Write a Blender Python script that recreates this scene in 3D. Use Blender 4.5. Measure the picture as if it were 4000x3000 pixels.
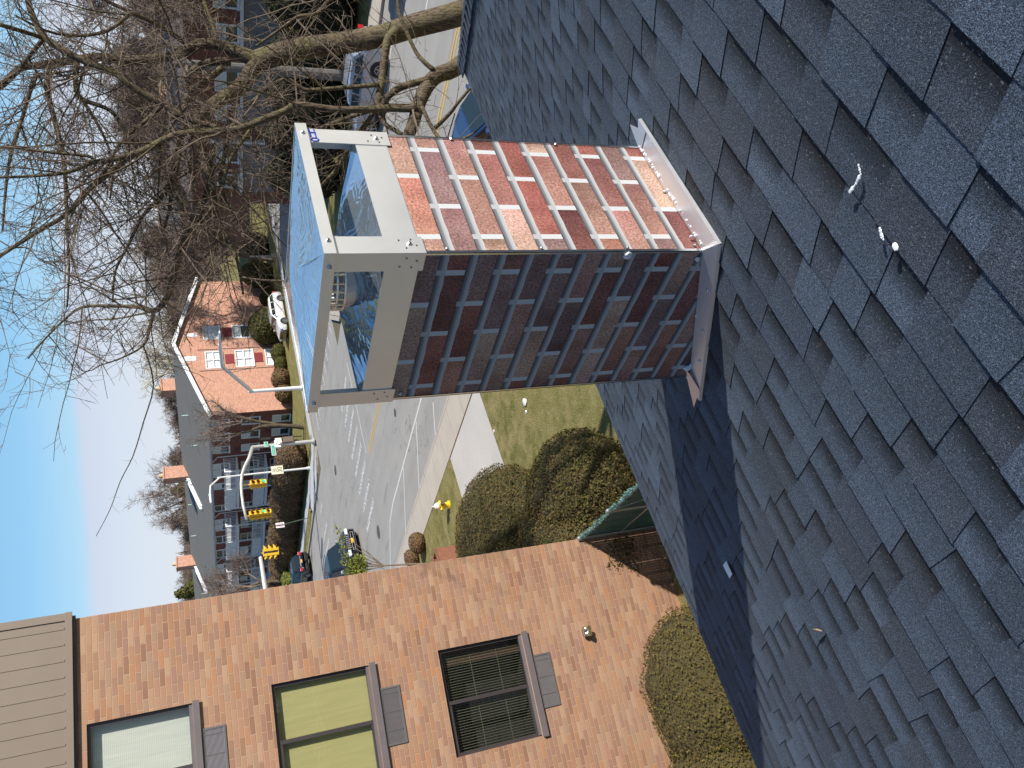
import bpy, math, random
from mathutils import Vector, Matrix, noise
R = math.radians
S = bpy.context.scene
for _o in list(bpy.data.objects): bpy.data.objects.remove(_o)

# ---------------------------------------------------------------- camera (phone held sideways: world up is picture left)
F, TH, RO, HD = 3141.4, R(21.96), R(-4.275), R(37.6)
CAM = Vector((0, 0, 8.7))
fw = Vector((math.cos(TH)*math.sin(HD), math.cos(TH)*math.cos(HD), -math.sin(TH)))
_r0 = Vector((math.cos(HD), -math.sin(HD), 0)); _u0 = _r0.cross(fw)
rt = math.cos(RO)*_r0 + math.sin(RO)*_u0
up = -math.sin(RO)*_r0 + math.cos(RO)*_u0
cd = bpy.data.cameras.new('Camera'); co = bpy.data.objects.new('Camera', cd); S.collection.objects.link(co); S.camera = co
cd.sensor_fit = 'HORIZONTAL'; cd.sensor_width = 36; cd.lens = 36*F/4000; cd.clip_end = 3000; cd.clip_start = .02
m = Matrix.Identity(4)
for i, v in enumerate((-up, rt, -fw)): m.col[i][:3] = v
m.col[3][:3] = CAM
co.matrix_world = m

# ---------------------------------------------------------------- light
SUN_AZ, SUN_EL = R(154.6), R(35)      # compass style: 0 = +Y, 90 = +X
sunv = Vector((math.sin(SUN_AZ)*math.cos(SUN_EL), math.cos(SUN_AZ)*math.cos(SUN_EL), math.sin(SUN_EL)))
sl = bpy.data.lights.new('Sun', 'SUN'); sl.energy = 4.5; sl.angle = R(.8); sl.color = (1, .945, .86)
so = bpy.data.objects.new('Sun', sl); S.collection.objects.link(so)
so.rotation_euler = sunv.to_track_quat('Z', 'Y').to_euler()
W = bpy.data.worlds.new('World'); S.world = W; W.use_nodes = True
wn = W.node_tree; wn.nodes.clear()
def wN(t): return wn.nodes.new(t)
sky = wN('ShaderNodeTexSky'); sky.sky_type = 'NISHITA'; sky.sun_disc = False
sky.sun_elevation = SUN_EL; sky.sun_rotation = SUN_AZ; sky.altitude = 50; sky.air_density = 1.0; sky.dust_density = .6; sky.ozone_density = 1.6
tc = wN('ShaderNodeTexCoord'); sx = wN('ShaderNodeSeparateXYZ'); wn.links.new(tc.outputs['Generated'], sx.inputs[0])
nz = wN('ShaderNodeTexNoise'); nz.inputs['Scale'].default_value = 2.2; nz.inputs['Detail'].default_value = 5
mp = wN('ShaderNodeMapping'); mp.inputs['Scale'].default_value = (1, 1, 7)
wn.links.new(tc.outputs['Generated'], mp.inputs[0]); wn.links.new(mp.outputs[0], nz.inputs[0])
ad = wN('ShaderNodeMath'); ad.operation = 'MULTIPLY_ADD'; ad.inputs[1].default_value = .03
wn.links.new(nz.outputs['Fac'], ad.inputs[0]); wn.links.new(sx.outputs['Z'], ad.inputs[2])
rp = wN('ShaderNodeValToRGB'); cr = rp.color_ramp; cr.elements[0].position = 0; cr.elements[0].color = (6.4, 6.9, 7.8, 1); cr.elements[1].position = 1; cr.elements[1].color = (1.0, 2.2, 4.4, 1)
for p_, c_ in ((.085, (6.0, 6.6, 7.8)), (.119, (5.6, 6.1, 7.4)), (.131, (3.9, 6.3, 8.2)), (.18, (2.7, 5.5, 8.2)), (.32, (1.7, 3.5, 5.8)), (.6, (1.2, 2.5, 4.8))):
    e = cr.elements.new(p_); e.color = (*c_, 1)
wn.links.new(ad.outputs[0], rp.inputs[0])
mx = wN('ShaderNodeMix'); mx.data_type = 'RGBA'
mx.inputs['Factor'].default_value = .82; wn.links.new(sky.outputs[0], mx.inputs['A']); wn.links.new(rp.outputs[0], mx.inputs['B'])
fx_ = wN('ShaderNodeMapRange'); fx_.interpolation_type = 'SMOOTHSTEP'; wn.links.new(sx.outputs['X'], fx_.inputs[0])
for i_, v_ in enumerate((-.35, .22, .60, 1.)): fx_.inputs[i_+1].default_value = v_      # whole sky dimmed towards the unseen left, added to darken faces turned that way
mz = wN('ShaderNodeMix'); mz.data_type = 'RGBA'; mz.blend_type = 'MULTIPLY'; mz.inputs['Factor'].default_value = 1
wn.links.new(mx.outputs['Result'], mz.inputs['A']); wn.links.new(fx_.outputs[0], mz.inputs['B']); mx = mz
bg = wN('ShaderNodeBackground'); bg.inputs['Strength'].default_value = .085; wn.links.new(mx.outputs['Result'], bg.inputs[0])
wo = wN('ShaderNodeOutputWorld'); wn.links.new(bg.outputs[0], wo.inputs[0])
S.render.engine = 'CYCLES'
S.view_settings.view_transform = 'Standard'; S.view_settings.look = 'None'; S.view_settings.exposure = .5; S.view_settings.gamma = 1
S.cycles.max_bounces = 6

# ---------------------------------------------------------------- survey helpers: a sight line of the photo met with a real plane
def ray(X, Y): return ((1500-Y)/F)*rt - ((X-2000)/F)*up + fw
def G(X, Y, z=0.):
    r = ray(X, Y); return CAM + r*((z-8.7)/r.z)
def PY(X, Y, y):
    r = ray(X, Y); return CAM + r*(y/r.y)
def PX(X, Y, x):
    r = ray(X, Y); return CAM + r*(x/r.x)
def DH(X, Y, d):
    r = ray(X, Y); return CAM + r*(d/math.hypot(r.x, r.y))

# ---------------------------------------------------------------- mesh collector
class MB:
    def __init__(s): s.v = []; s.f = []; s.c = []; s.uv = []; s.smooth = False; s.M = None
    def P(s, p):
        p = Vector(p)
        if s.M is not None: p = s.M @ p
        s.v.append(p[:]); return len(s.v)-1
    def face(s, idx, col=(1, 1, 1), uv=None):
        s.f.append(tuple(idx)); s.c.append(col); s.uv.append(uv)
    def quad(s, a, b, c, d, col=(1, 1, 1), uv=None):
        i = [s.P(p) for p in (a, b, c, d)]; s.face(i, col, uv)
    def box(s, x0, x1, y0, y1, z0, z1, col=(1, 1, 1)):
        i = [s.P(p) for p in ((x0,y0,z0),(x1,y0,z0),(x1,y1,z0),(x0,y1,z0),(x0,y0,z1),(x1,y0,z1),(x1,y1,z1),(x0,y1,z1))]
        for q in ((3,2,1,0),(4,5,6,7),(0,1,5,4),(1,2,6,5),(2,3,7,6),(3,0,4,7)): s.face([i[k] for k in q], col)
    def hexa(s, pts, col=(1, 1, 1)):      # 8 points, ordered as in box
        i = [s.P(p) for p in pts]
        for q in ((3,2,1,0),(4,5,6,7),(0,1,5,4),(1,2,6,5),(2,3,7,6),(3,0,4,7)): s.face([i[k] for k in q], col)
    def prism(s, poly, d, col=(1, 1, 1)):  # planar polygon pushed along vector d
        n = len(poly); d = Vector(d)
        a = [s.P(p) for p in poly]; b = [s.P(Vector(p)+d) for p in poly]
        s.face(a[::-1], col); s.face(b, col)
        for k in range(n): s.face((a[k], a[(k+1)%n], b[(k+1)%n], b[k]), col)
    def tube(s, pts, rad, n=8, col=(1, 1, 1), cap=True):
        pts = [Vector(p) for p in pts]; N = len(pts)
        if not hasattr(rad, '__len__'): rad = [rad]*N
        t = (pts[1]-pts[0]).normalized()
        a = t.orthogonal().normalized(); rings = []
        for i in range(N):
            if 0 < i < N-1: tt = (pts[i+1]-pts[i-1])
            elif i == 0: tt = pts[1]-pts[0]
            else: tt = pts[-1]-pts[-2]
            if tt.length < 1e-9: tt = t
            tt = tt.normalized(); a = (a - tt*a.dot(tt))
            a = a.normalized() if a.length > 1e-6 else tt.orthogonal().normalized()
            b = tt.cross(a); t = tt
            rings.append([s.P(pts[i] + (a*math.cos(2*math.pi*k/n)+b*math.sin(2*math.pi*k/n))*rad[i]) for k in range(n)])
        for i in range(N-1):
            for k in range(n):
                s.face((rings[i][k], rings[i][(k+1)%n], rings[i+1][(k+1)%n], rings[i+1][k]), col)
        if cap and n > 2:
            s.face(rings[0][::-1], col); s.face(rings[-1], col)
    def cyl(s, p, q, r, n=16, col=(1, 1, 1), r2=None): s.tube([p, q], [r, r if r2 is None else r2], n, col)
    def ball(s, c, r, sx=1, sy=1, sz=1, nu=14, nv=9, f=None, col=(1, 1, 1)):
        c = Vector(c); rows = []
        for j in range(nv+1):
            th = math.pi*j/nv; row = []
            for i in range(nu):
                ph = 2*math.pi*i/nu
                d = Vector((math.sin(th)*math.cos(ph), math.sin(th)*math.sin(ph), math.cos(th)))
                k = r*(f(d) if f else 1); row.append(s.P(c + Vector((d.x*sx, d.y*sy, d.z*sz))*k))
            rows.append(row)
        for j in range(nv):
            for i in range(nu): s.face((rows[j][i], rows[j+1][i], rows[j+1][(i+1)%nu], rows[j][(i+1)%nu]), col)
    def build(s, name, mat, parent=None, smooth=False, loc=None, bevel=0):
        me = bpy.data.meshes.new(name); me.from_pydata(s.v, [], s.f)
        ca = me.color_attributes.new('Col', 'FLOAT_COLOR', 'CORNER'); arr = []
        uvl = me.uv_layers.new(name='UVMap'); ua = []
        for fi, p in enumerate(me.polygons):
            c = s.c[fi]; u = s.uv[fi]
            if u is None:
                n = p.normal; ax = max(range(3), key=lambda k: abs(n[k]))
            for j in range(p.loop_total):
                cc = c[j] if hasattr(c[0], '__len__') else c
                arr += [cc[0], cc[1], cc[2], 1]
                if u is not None: ua += [u[j][0], u[j][1]]
                else:
                    q = s.v[p.vertices[j]]
                    ua += [(q[1], q[2]), (q[0], q[2]), (q[0], q[1])][ax]
        ca.data.foreach_set('color', arr); uvl.data.foreach_set('uv', ua)
        if smooth:
            me.polygons.foreach_set('use_smooth', [True]*len(me.polygons))
        me.materials.append(mat)
        o = bpy.data.objects.new(name, me); S.collection.objects.link(o)
        if parent is not None: o.parent = parent
        if loc is not None: o.location = loc
        if bevel:
            b = o.modifiers.new('bevel', 'BEVEL'); b.width = bevel; b.segments = 2; b.limit_method = 'ANGLE'
        return o
def tag(o, label, cat, group=None):
    o['label'] = label; o['category'] = cat
    if group: o['group'] = group
    return o
def thing(name, label, cat, loc=(0, 0, 0), rz=0, group=None):
    o = bpy.data.objects.new(name, None); S.collection.objects.link(o); o.empty_display_size = .2
    o.location = loc; o.rotation_euler = (0, 0, rz); return tag(o, label, cat, group)
def kind(o, k): o['kind'] = k; return o
def copy_tree(o, parent=None):
    c = o.copy(); S.collection.objects.link(c); c.parent = parent
    for ch in [x for x in bpy.data.objects if x.parent == o and x is not c]: copy_tree(ch, c)
    return c

# ---------------------------------------------------------------- materials
def new_mat(name):
    m = bpy.data.materials.new(name); m.use_nodes = True; nt = m.node_tree; nt.nodes.clear()
    b = nt.nodes.new('ShaderNodeBsdfPrincipled'); o = nt.nodes.new('ShaderNodeOutputMaterial'); nt.links.new(b.outputs[0], o.inputs[0])
    return m, nt, b
def node(nt, t, **kw):
    n = nt.nodes.new(t)
    for k, v in kw.items():
        if k in n.inputs.keys(): n.inputs[k].default_value = v
        else: setattr(n, k, v)
    return n
def L(nt, a, b): nt.links.new(a, b)
def mixc(nt, fac, a, b, mode='MIX'):
    n = nt.nodes.new('ShaderNodeMix'); n.data_type = 'RGBA'; n.blend_type = mode
    for k, v in (('Factor', fac), ('A', a), ('B', b)):
        if hasattr(v, 'node'): nt.links.new(v, n.inputs[k])
        elif k == 'Factor': n.inputs[k].default_value = v
        else: n.inputs[k].default_value = (*v[:3], 1)
    return n.outputs['Result']
def mth(nt, op, a, b=None, c=None):
    n = nt.nodes.new('ShaderNodeMath'); n.operation = op
    for i, v in enumerate((a, b, c)):
        if v is None: continue
        if hasattr(v, 'node'): nt.links.new(v, n.inputs[i])
        else: n.inputs[i].default_value = v
    return n.outputs[0]
def ramp(nt, fac, stops, interp='LINEAR'):
    n = nt.nodes.new('ShaderNodeValToRGB'); cr = n.color_ramp; cr.interpolation = interp
    while len(cr.elements) < len(stops): cr.elements.new(.5)
    for e, (p, c) in zip(cr.elements, stops):
        e.position = p; e.color = (c, c, c, 1) if not hasattr(c, '__len__') else (*c[:3], 1)
    nt.links.new(fac, n.inputs[0]); return n.outputs[0]
def coord(nt, kind='Object', scale=None):
    t = nt.nodes.new('ShaderNodeTexCoord').outputs[kind]
    if scale:
        m = nt.nodes.new('ShaderNodeMapping'); m.inputs['Scale'].default_value = scale; nt.links.new(t, m.inputs[0]); t = m.outputs[0]
    return t
def noisef(nt, vec, sc, det=3, rough=.5):
    n = node(nt, 'ShaderNodeTexNoise', Scale=sc, Detail=det, Roughness=rough); nt.links.new(vec, n.inputs['Vector']); return n.outputs['Fac']
def bump(nt, b, h, dist=.01, st=1):
    n = nt.nodes.new('ShaderNodeBump'); n.inputs['Distance'].default_value = dist; n.inputs['Strength'].default_value = st
    nt.links.new(h, n.inputs['Height']); nt.links.new(n.outputs[0], b.inputs['Normal'])
def mat(name, col, rough=.6, metal=0, var=.15, sc=6, bmp=0, bsc=60, spec=.5, vcol=False, kind='Object', var2=0):
    m, nt, b = new_mat(name); v = coord(nt, kind)
    f = noisef(nt, v, sc, 4)
    c = mixc(nt, f, [x*(1-var) for x in col], [min(1, x*(1+var)) for x in col])
    if var2:
        c = mixc(nt, ramp(nt, noisef(nt, v, sc*9, 3), [(.35, 0), (.7, 1)]), c, [x*(1-var2) for x in col])
    if vcol:
        a = nt.nodes.new('ShaderNodeVertexColor'); a.layer_name = 'Col'; c = mixc(nt, 1, c, a.outputs[0], 'MULTIPLY')
    nt.links.new(c, b.inputs['Base Color']); b.inputs['Roughness'].default_value = rough; b.inputs['Metallic'].default_value = metal
    b.inputs['Specular IOR Level'].default_value = spec
    if bmp: bump(nt, b, noisef(nt, v, bsc, 3), bmp)
    return m
def brick_mat(name, bw, bh, jt, palette, mortar, bmp=.003, fine=.12, blot=0., off=.5, uoff=0.):
    m, nt, b = new_mat(name); uv = coord(nt, 'UV'); s = nt.nodes.new('ShaderNodeSeparateXYZ'); L(nt, uv, s.inputs[0])
    wob = noisef(nt, uv, 9, 2)
    v = mth(nt, 'DIVIDE', s.outputs[1], bh); row = mth(nt, 'FLOOR', v)
    sh = mth(nt, 'MULTIPLY', mth(nt, 'MODULO', mth(nt, 'ABSOLUTE', row), 2.), off)
    u = mth(nt, 'ADD', mth(nt, 'ADD', mth(nt, 'DIVIDE', s.outputs[0], bw), sh), uoff); colm = mth(nt, 'FLOOR', u)
    fu = mth(nt, 'MULTIPLY', mth(nt, 'FRACT', u), bw); fv = mth(nt, 'MULTIPLY', mth(nt, 'FRACT', v), bh)
    du = mth(nt, 'MINIMUM', fu, mth(nt, 'SUBTRACT', bw, fu)); dv = mth(nt, 'MINIMUM', fv, mth(nt, 'SUBTRACT', bh, fv))
    d = mth(nt, 'MINIMUM', du, dv)
    d = mth(nt, 'ADD', d, mth(nt, 'MULTIPLY_ADD', wob, .004, -.002))
    mask = nt.nodes.new('ShaderNodeMapRange'); L(nt, d, mask.inputs[0]); mask.inputs[1].default_value = jt*.38; mask.inputs[2].default_value = jt*.62
    cx = nt.nodes.new('ShaderNodeCombineXYZ'); L(nt, colm, cx.inputs[0]); L(nt, row, cx.inputs[1])
    wnz = nt.nodes.new('ShaderNodeTexWhiteNoise'); L(nt, cx.outputs[0], wnz.inputs[0])
    n = len(palette); c = ramp(nt, wnz.outputs['Value'], [(i/n, p) for i, p in enumerate(palette)], 'CONSTANT')
    g = noisef(nt, uv, 160, 4, .7); c = mixc(nt, fine, c, mixc(nt, g, (.0, .0, .0), (1, 1, 1)), 'OVERLAY')
    if blot:
        c = mixc(nt, mth(nt, 'MULTIPLY', ramp(nt, noisef(nt, uv, .9, 4), [(.45, 0), (.7, 1)]), blot), c, (.42, .27, .18))
    mc = mixc(nt, noisef(nt, uv, 12, 3), [x*.85 for x in mortar], [min(1, x*1.1) for x in mortar])
    c = mixc(nt, mask.outputs[0], mc, c)
    L(nt, c, b.inputs['Base Color']); b.inputs['Roughness'].default_value = .85; b.inputs['Specular IOR Level'].default_value = .25
    bump(nt, b, mth(nt, 'MULTIPLY_ADD', g, .25, mask.outputs[0]), bmp)
    return m

M = {}
M['black'] = mat('black_plastic', (.012, .012, .013), .5)
M['white'] = mat('white_paint', (.75, .76, .78), .5, var=.05, sc=3)
M['white_trim'] = mat('white_trim', (.8, .8, .78), .6, var=.08, sc=5)
M['grey_metal'] = mat('galvanised', (.55, .56, .56), .45, .35, var=.12, sc=7)
M['steel'] = mat('steel_screw', (.7, .7, .7), .25, 1)
M['rubber'] = mat('rubber', (.02, .02, .02), .8)
M['soil'] = mat('soil', (.11, .075, .045), .95, var=.35, sc=5, bmp=.02, bsc=30)
# ================================================================ our own shingled roof and the chimney on it
P0 = Vector((1.552, 1.415, 7.164)); PR = R(22.5); cp, sp = math.cos(PR), math.sin(PR)
YAW = R(-1.9); PITCHT = math.tan(PR)
m, nt, b = new_mat('shingle')
v = coord(nt)
a = nt.nodes.new('ShaderNodeVertexColor'); a.layer_name = 'Col'
g1 = noisef(nt, v, 420, 2, .7); g2 = noisef(nt, v, 170, 3, .7); g3 = noisef(nt, v, 3.0, 3)
c = mixc(nt, 1, a.outputs[0], ramp(nt, g1, [(.35, .22), (.5, .95), (.65, 2.4)]), 'MULTIPLY')
c = mixc(nt, .8, c, ramp(nt, g2, [(.32, .55), (.68, 1.55)]), 'MULTIPLY')
c = mixc(nt, .5, c, ramp(nt, g3, [(.3, .75), (.7, 1.25)]), 'MULTIPLY')
wv = nt.nodes.new('ShaderNodeTexVoronoi'); wv.inputs['Scale'].default_value = 330; L(nt, v, wv.inputs[0])
sc_ = nt.nodes.new('ShaderNodeSeparateColor'); L(nt, wv.outputs['Color'], sc_.inputs[0])
spk = ramp(nt, sc_.outputs[0], [(.975, 0), (.985, 1)])
c = mixc(nt, mth(nt, 'MULTIPLY', spk, .55), c, (.26, .28, .28))
L(nt, c, b.inputs['Base Color']); b.inputs['Roughness'].default_value = .85; b.inputs['Specular IOR Level'].default_value = .35
bump(nt, b, mth(nt, 'ADD', g1, mth(nt, 'MULTIPLY', g2, .8)), .0035, .8)
M['shingle'] = m

house = thing('shingled_house', 'house under us with a dark blue-grey shingle roof, its hip falling to the right', 'house', (P0.x, P0.y, 0), YAW)
EX = .143; DE = 2.71
def rl(e, d, h=0):      # roof plane -> house local
    return (e, d*cp + h*sp, P0.z - d*sp + h*cp)
HE = 5.1
def ehip(d): return HE - .87*(DE-d)
rng = random.Random(4)
TONES = [(.056,.075,.102), (.065,.087,.118), (.052,.069,.094), (.060,.081,.109), (.052,.066,.088), (.053,.065,.083), (.069,.093,.126), (.057,.077,.104)]
def shingles(mb, e0, e1, d0, d1, clipf, fr, seed, wmul=1):
    rg = random.Random(seed); k = 0; d = d1
    while d > d0:
        top = d-EX
        e = e0 + rg.random()*.3
        ce = min(e1, clipf(d - EX/2)) if clipf else e1
        # base lamination, one strip per segment so that tone can change
        segs = []; x = e0
        while x < ce:
            w = rg.uniform(.085, .20)*wmul; hi = (not segs[-1][2]) if segs else rg.random() < .5
            segs.append((x, min(x+w, ce), hi, rg.choice(TONES), rg.uniform(.92, 1.1))); x += w
        sk0 = 0; hb0 = .0034
        for i, (a0, a1, hi, tn, q) in enumerate(segs):
            sk1 = rg.uniform(-.012, .012); t = tuple(c*q for c in tn); hb1 = .0034 + rg.uniform(-.0008, .001)
            h1 = hb0+(.0021 if hi else 0)+rg.uniform(0, .0012); hend = hb1+(.0021 if hi else 0)+rg.uniform(0, .0012); h0 = .0018 if hi else 0.; dj = rg.uniform(-.0012, .001)
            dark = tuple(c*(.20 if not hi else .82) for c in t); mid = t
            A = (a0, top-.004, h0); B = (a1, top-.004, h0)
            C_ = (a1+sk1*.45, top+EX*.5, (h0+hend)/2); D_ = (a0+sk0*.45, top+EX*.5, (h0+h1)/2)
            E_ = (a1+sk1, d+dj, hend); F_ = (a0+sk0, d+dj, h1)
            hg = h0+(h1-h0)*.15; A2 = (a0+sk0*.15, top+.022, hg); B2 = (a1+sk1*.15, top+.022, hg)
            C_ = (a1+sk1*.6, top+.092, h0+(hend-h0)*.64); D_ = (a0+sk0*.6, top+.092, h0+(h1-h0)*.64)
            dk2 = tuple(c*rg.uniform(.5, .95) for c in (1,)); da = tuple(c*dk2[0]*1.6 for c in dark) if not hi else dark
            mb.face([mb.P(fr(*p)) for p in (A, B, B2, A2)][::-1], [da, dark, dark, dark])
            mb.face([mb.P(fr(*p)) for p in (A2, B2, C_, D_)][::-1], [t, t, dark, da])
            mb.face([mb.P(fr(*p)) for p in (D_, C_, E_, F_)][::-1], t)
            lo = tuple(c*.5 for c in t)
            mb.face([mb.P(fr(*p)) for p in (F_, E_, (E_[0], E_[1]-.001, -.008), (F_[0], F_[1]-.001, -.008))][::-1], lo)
            if hi:
                for (q0, q1, q2) in ((A, D_, F_), (B, C_, E_)):
                    for u_, w_ in ((q0, q1), (q1, q2)):
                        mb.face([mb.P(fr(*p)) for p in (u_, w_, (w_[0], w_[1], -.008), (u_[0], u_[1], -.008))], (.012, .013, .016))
            sk0 = sk1; hb0 = hb1
        d -= EX; k += 1
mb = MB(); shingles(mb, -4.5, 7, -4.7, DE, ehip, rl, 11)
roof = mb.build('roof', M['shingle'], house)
# other roof planes (hip to the right, back slope, left end), same courses
run = (DE+4.7)*cp; RZ = P0.z+4.7*sp; EZ = P0.z-DE*sp; yE = DE*cp; yR = yE-run
xh = HE+.02; xr = HE-run*.94
def rl2(e, d, h=0):     # hip plane: e runs along its eave (-y), d down slope towards +x
    return (xr + (d*cp)*.94 + h*sp, yR + run - e, RZ - d*sp + h*cp)
LL = run/cp
def clip2a(d): return 2*run - (LL-d)*.5
mb = MB(); 
rg = random.Random(7); d = LL
while d > .05:
    hw = d*cp
    for sgn in (1,):
        x = -hw
        while x < hw:
            w = min(rg.uniform(.16, .4), hw-x); t = rg.choice(TONES); hh = rg.choice((.004, .010))
            p = lambda xx, dd, h: (xr + dd*cp*.94 + h*sp, yR - xx, RZ - dd*sp + h*cp)
            mb.quad(p(x, d-EX-.01, 0), p(x+w, d-EX-.01, 0), p(x+w, d, hh), p(x, d, hh), t)
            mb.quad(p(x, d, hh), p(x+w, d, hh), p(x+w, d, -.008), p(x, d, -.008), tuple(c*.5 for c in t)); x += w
    d -= EX
mb.build('hip_slope', M['shingle'], house)
def back(e, d, h=0): return (-e, 2*yR-(d*cp+h*sp), P0.z - d*sp + h*cp)
mb = MB(); mb.quad((xr, yR, RZ), (-12, yR, RZ), (-12, yR-run, EZ), (HE, yR-run, EZ), TONES[0])
mb.quad((-12, yR, RZ), (xr-0.0, yR, RZ), (-4.4, yE-.0, EZ-.02), (-12, yE, EZ-.02), TONES[0])
mb.build('back_slope', M['shingle'], house)
# hip cap: short folded pieces lapping each other
mb = MB(); N = 62; A0_ = Vector(rl(HE+.03, DE+.03, .0)); B0_ = Vector((xr, yR, RZ+.01)); ax = (B0_-A0_)
n1 = Vector((0, sp, cp)); n2 = Vector((sp, 0, cp)); nm = (n1+n2).normalized()
s1 = ax.normalized().cross(n1).normalized(); s2 = n2.cross(ax.normalized()).normalized()
if s1.y < 0 or s1.x > 0: s1 = -s1 if s1.dot(Vector((-1, 1, 0))) < 0 else s1
if s2.dot(Vector((1, -1, 0))) < 0: s2 = -s2
for i in range(N):
    a_ = A0_+ax*(i/N); b_ = A0_+ax*((i+1.6)/N); t = tuple(c*rng.uniform(.9, 1.2) for c in (.062, .08, .1)); w = .15+rng.uniform(-.006, .006)
    for s_ in (s1, s2):
        p1, p2 = a_+nm*.026, b_+nm*.016; q1 = a_+s_*w+nm*.020+Vector((0,0,-.0)); q2 = b_+s_*w+nm*.012
        mb.face([mb.P(x) for x in (p1, p2, q2, q1)], t); mb.face([mb.P(x) for x in (p1, q1, q1-nm*.012, p1-nm*.012)], (.015,.016,.02))
        mb.face([mb.P(x) for x in (q1, q2, q2-nm*.010, q1-nm*.010)], (.015,.016,.02))
mb.build('hip_cap', M['shingle'], house)
# edge metal, gutter, walls
mb = MB(); zt = EZ-.006
mb.box(-12, HE+.02, yE-.03, yE-.006, zt-.17, zt-.012); mb.box(HE-.02, HE+.0, yR-run, yE-.03, zt-.17, zt-.012)
mb.build('fascia', M['white_trim'], house)
M['siding'] = mat('cream_siding', (.62, .58, .5), .7, var=.06, sc=4)
mb = MB(); mb.box(-11.6, HE-.45, yR-run+.45, yE-.45, 0, zt-.15); mb.box(-12, HE-.03, yR-run, yE-.035, zt-.18, zt-.15); mb.build('wall', M['siding'], house)

# ---------------------------------------------------------------- chimney
CW, CD, CH = .523, .63, .944
ch = thing('chimney', 'tall boxy chimney clad in printed brick-pattern sheet with an open steel cap', 'chimney', P0)
def steel(name, col, rough, wav=0, wsc=8, metal=1., aniso=True):
    m, nt, b = new_mat(name); v = coord(nt)
    f = noisef(nt, v, 5, 4); c = mixc(nt, f, [x*.86 for x in col], col)
    L(nt, c, b.inputs['Base Color']); b.inputs['Metallic'].default_value = metal
    r = mth(nt, 'MULTIPLY_ADD', noisef(nt, v, 14, 4), .16, rough-.08); L(nt, r, b.inputs['Roughness'])
    if wav:
        vv = coord(nt, 'Object', (1, 1, .3)); n = node(nt, 'ShaderNodeTexNoise', Scale=wsc, Detail=2.5, Distortion=.6); L(nt, vv, n.inputs['Vector']); bump(nt, b, mth(nt, 'MULTIPLY_ADD', mth(nt, 'SINE', mth(nt, 'MULTIPLY', n.outputs['Fac'], 55.)), .045, n.outputs['Fac']), wav*2)
    else:
        vv = coord(nt, 'Object', (1, 1, 1)); bump(nt, b, noisef(nt, vv, 2.5, 2), .012, .35)
    return m
M['satin'] = steel('satin_steel', (.88, .865, .85), .36, metal=.62)
M['mirror'] = steel('mirror_steel', (.72, .83, .92), .05, .004, 7, metal=.88)
M['flash'] = steel('galvanised_flashing', (.66, .66, .68), .38, metal=.65)
# printed brick sheet: a flat print with its own bricks, pale mortar and grey joint tone
def print_mat(name):
    m, nt, b = new_mat(name); v = coord(nt)
    a = nt.nodes.new('ShaderNodeVertexColor'); a.layer_name = 'Col'
    g = noisef(nt, v, 130, 4, .8); g2 = noisef(nt, v, 60, 3, .6); g3 = noisef(nt, v, 9, 2)
    sx_ = nt.nodes.new('ShaderNodeSeparateColor'); L(nt, a.outputs[0], sx_.inputs[0])
    isb = ramp(nt, mth(nt, 'SUBTRACT', sx_.outputs[0], sx_.outputs[2]), [(.02, 0), (.05, 1)])
    c = mixc(nt, mth(nt, 'MULTIPLY', isb, 1.), a.outputs[0], mixc(nt, 1, a.outputs[0], ramp(nt, g, [(.32, .30), (.5, 1), (.7, 1.75)]), 'MULTIPLY'))
    c = mixc(nt, mth(nt, 'MULTIPLY', isb, .7), c, mixc(nt, 1, c, ramp(nt, g3, [(.3, (.72, .6, .58)), (.6, (1.15, 1.12, 1.12))]), 'MULTIPLY'))
    L(nt, c, b.inputs['Base Color']); b.inputs['Roughness'].default_value = .5; b.inputs['Specular IOR Level'].default_value = .15
    bump(nt, b, noisef(nt, v, 4, 2), .006, .5)
    return m
M['print'] = print_mat('printed_brick_sheet')
BR = [(.37,.21,.17), (.32,.13,.105), (.45,.29,.22), (.23,.105,.09), (.38,.195,.14), (.27,.175,.16), (.46,.32,.245), (.29,.14,.12), (.40,.24,.19), (.29,.19,.175)]
JT = .026
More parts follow.
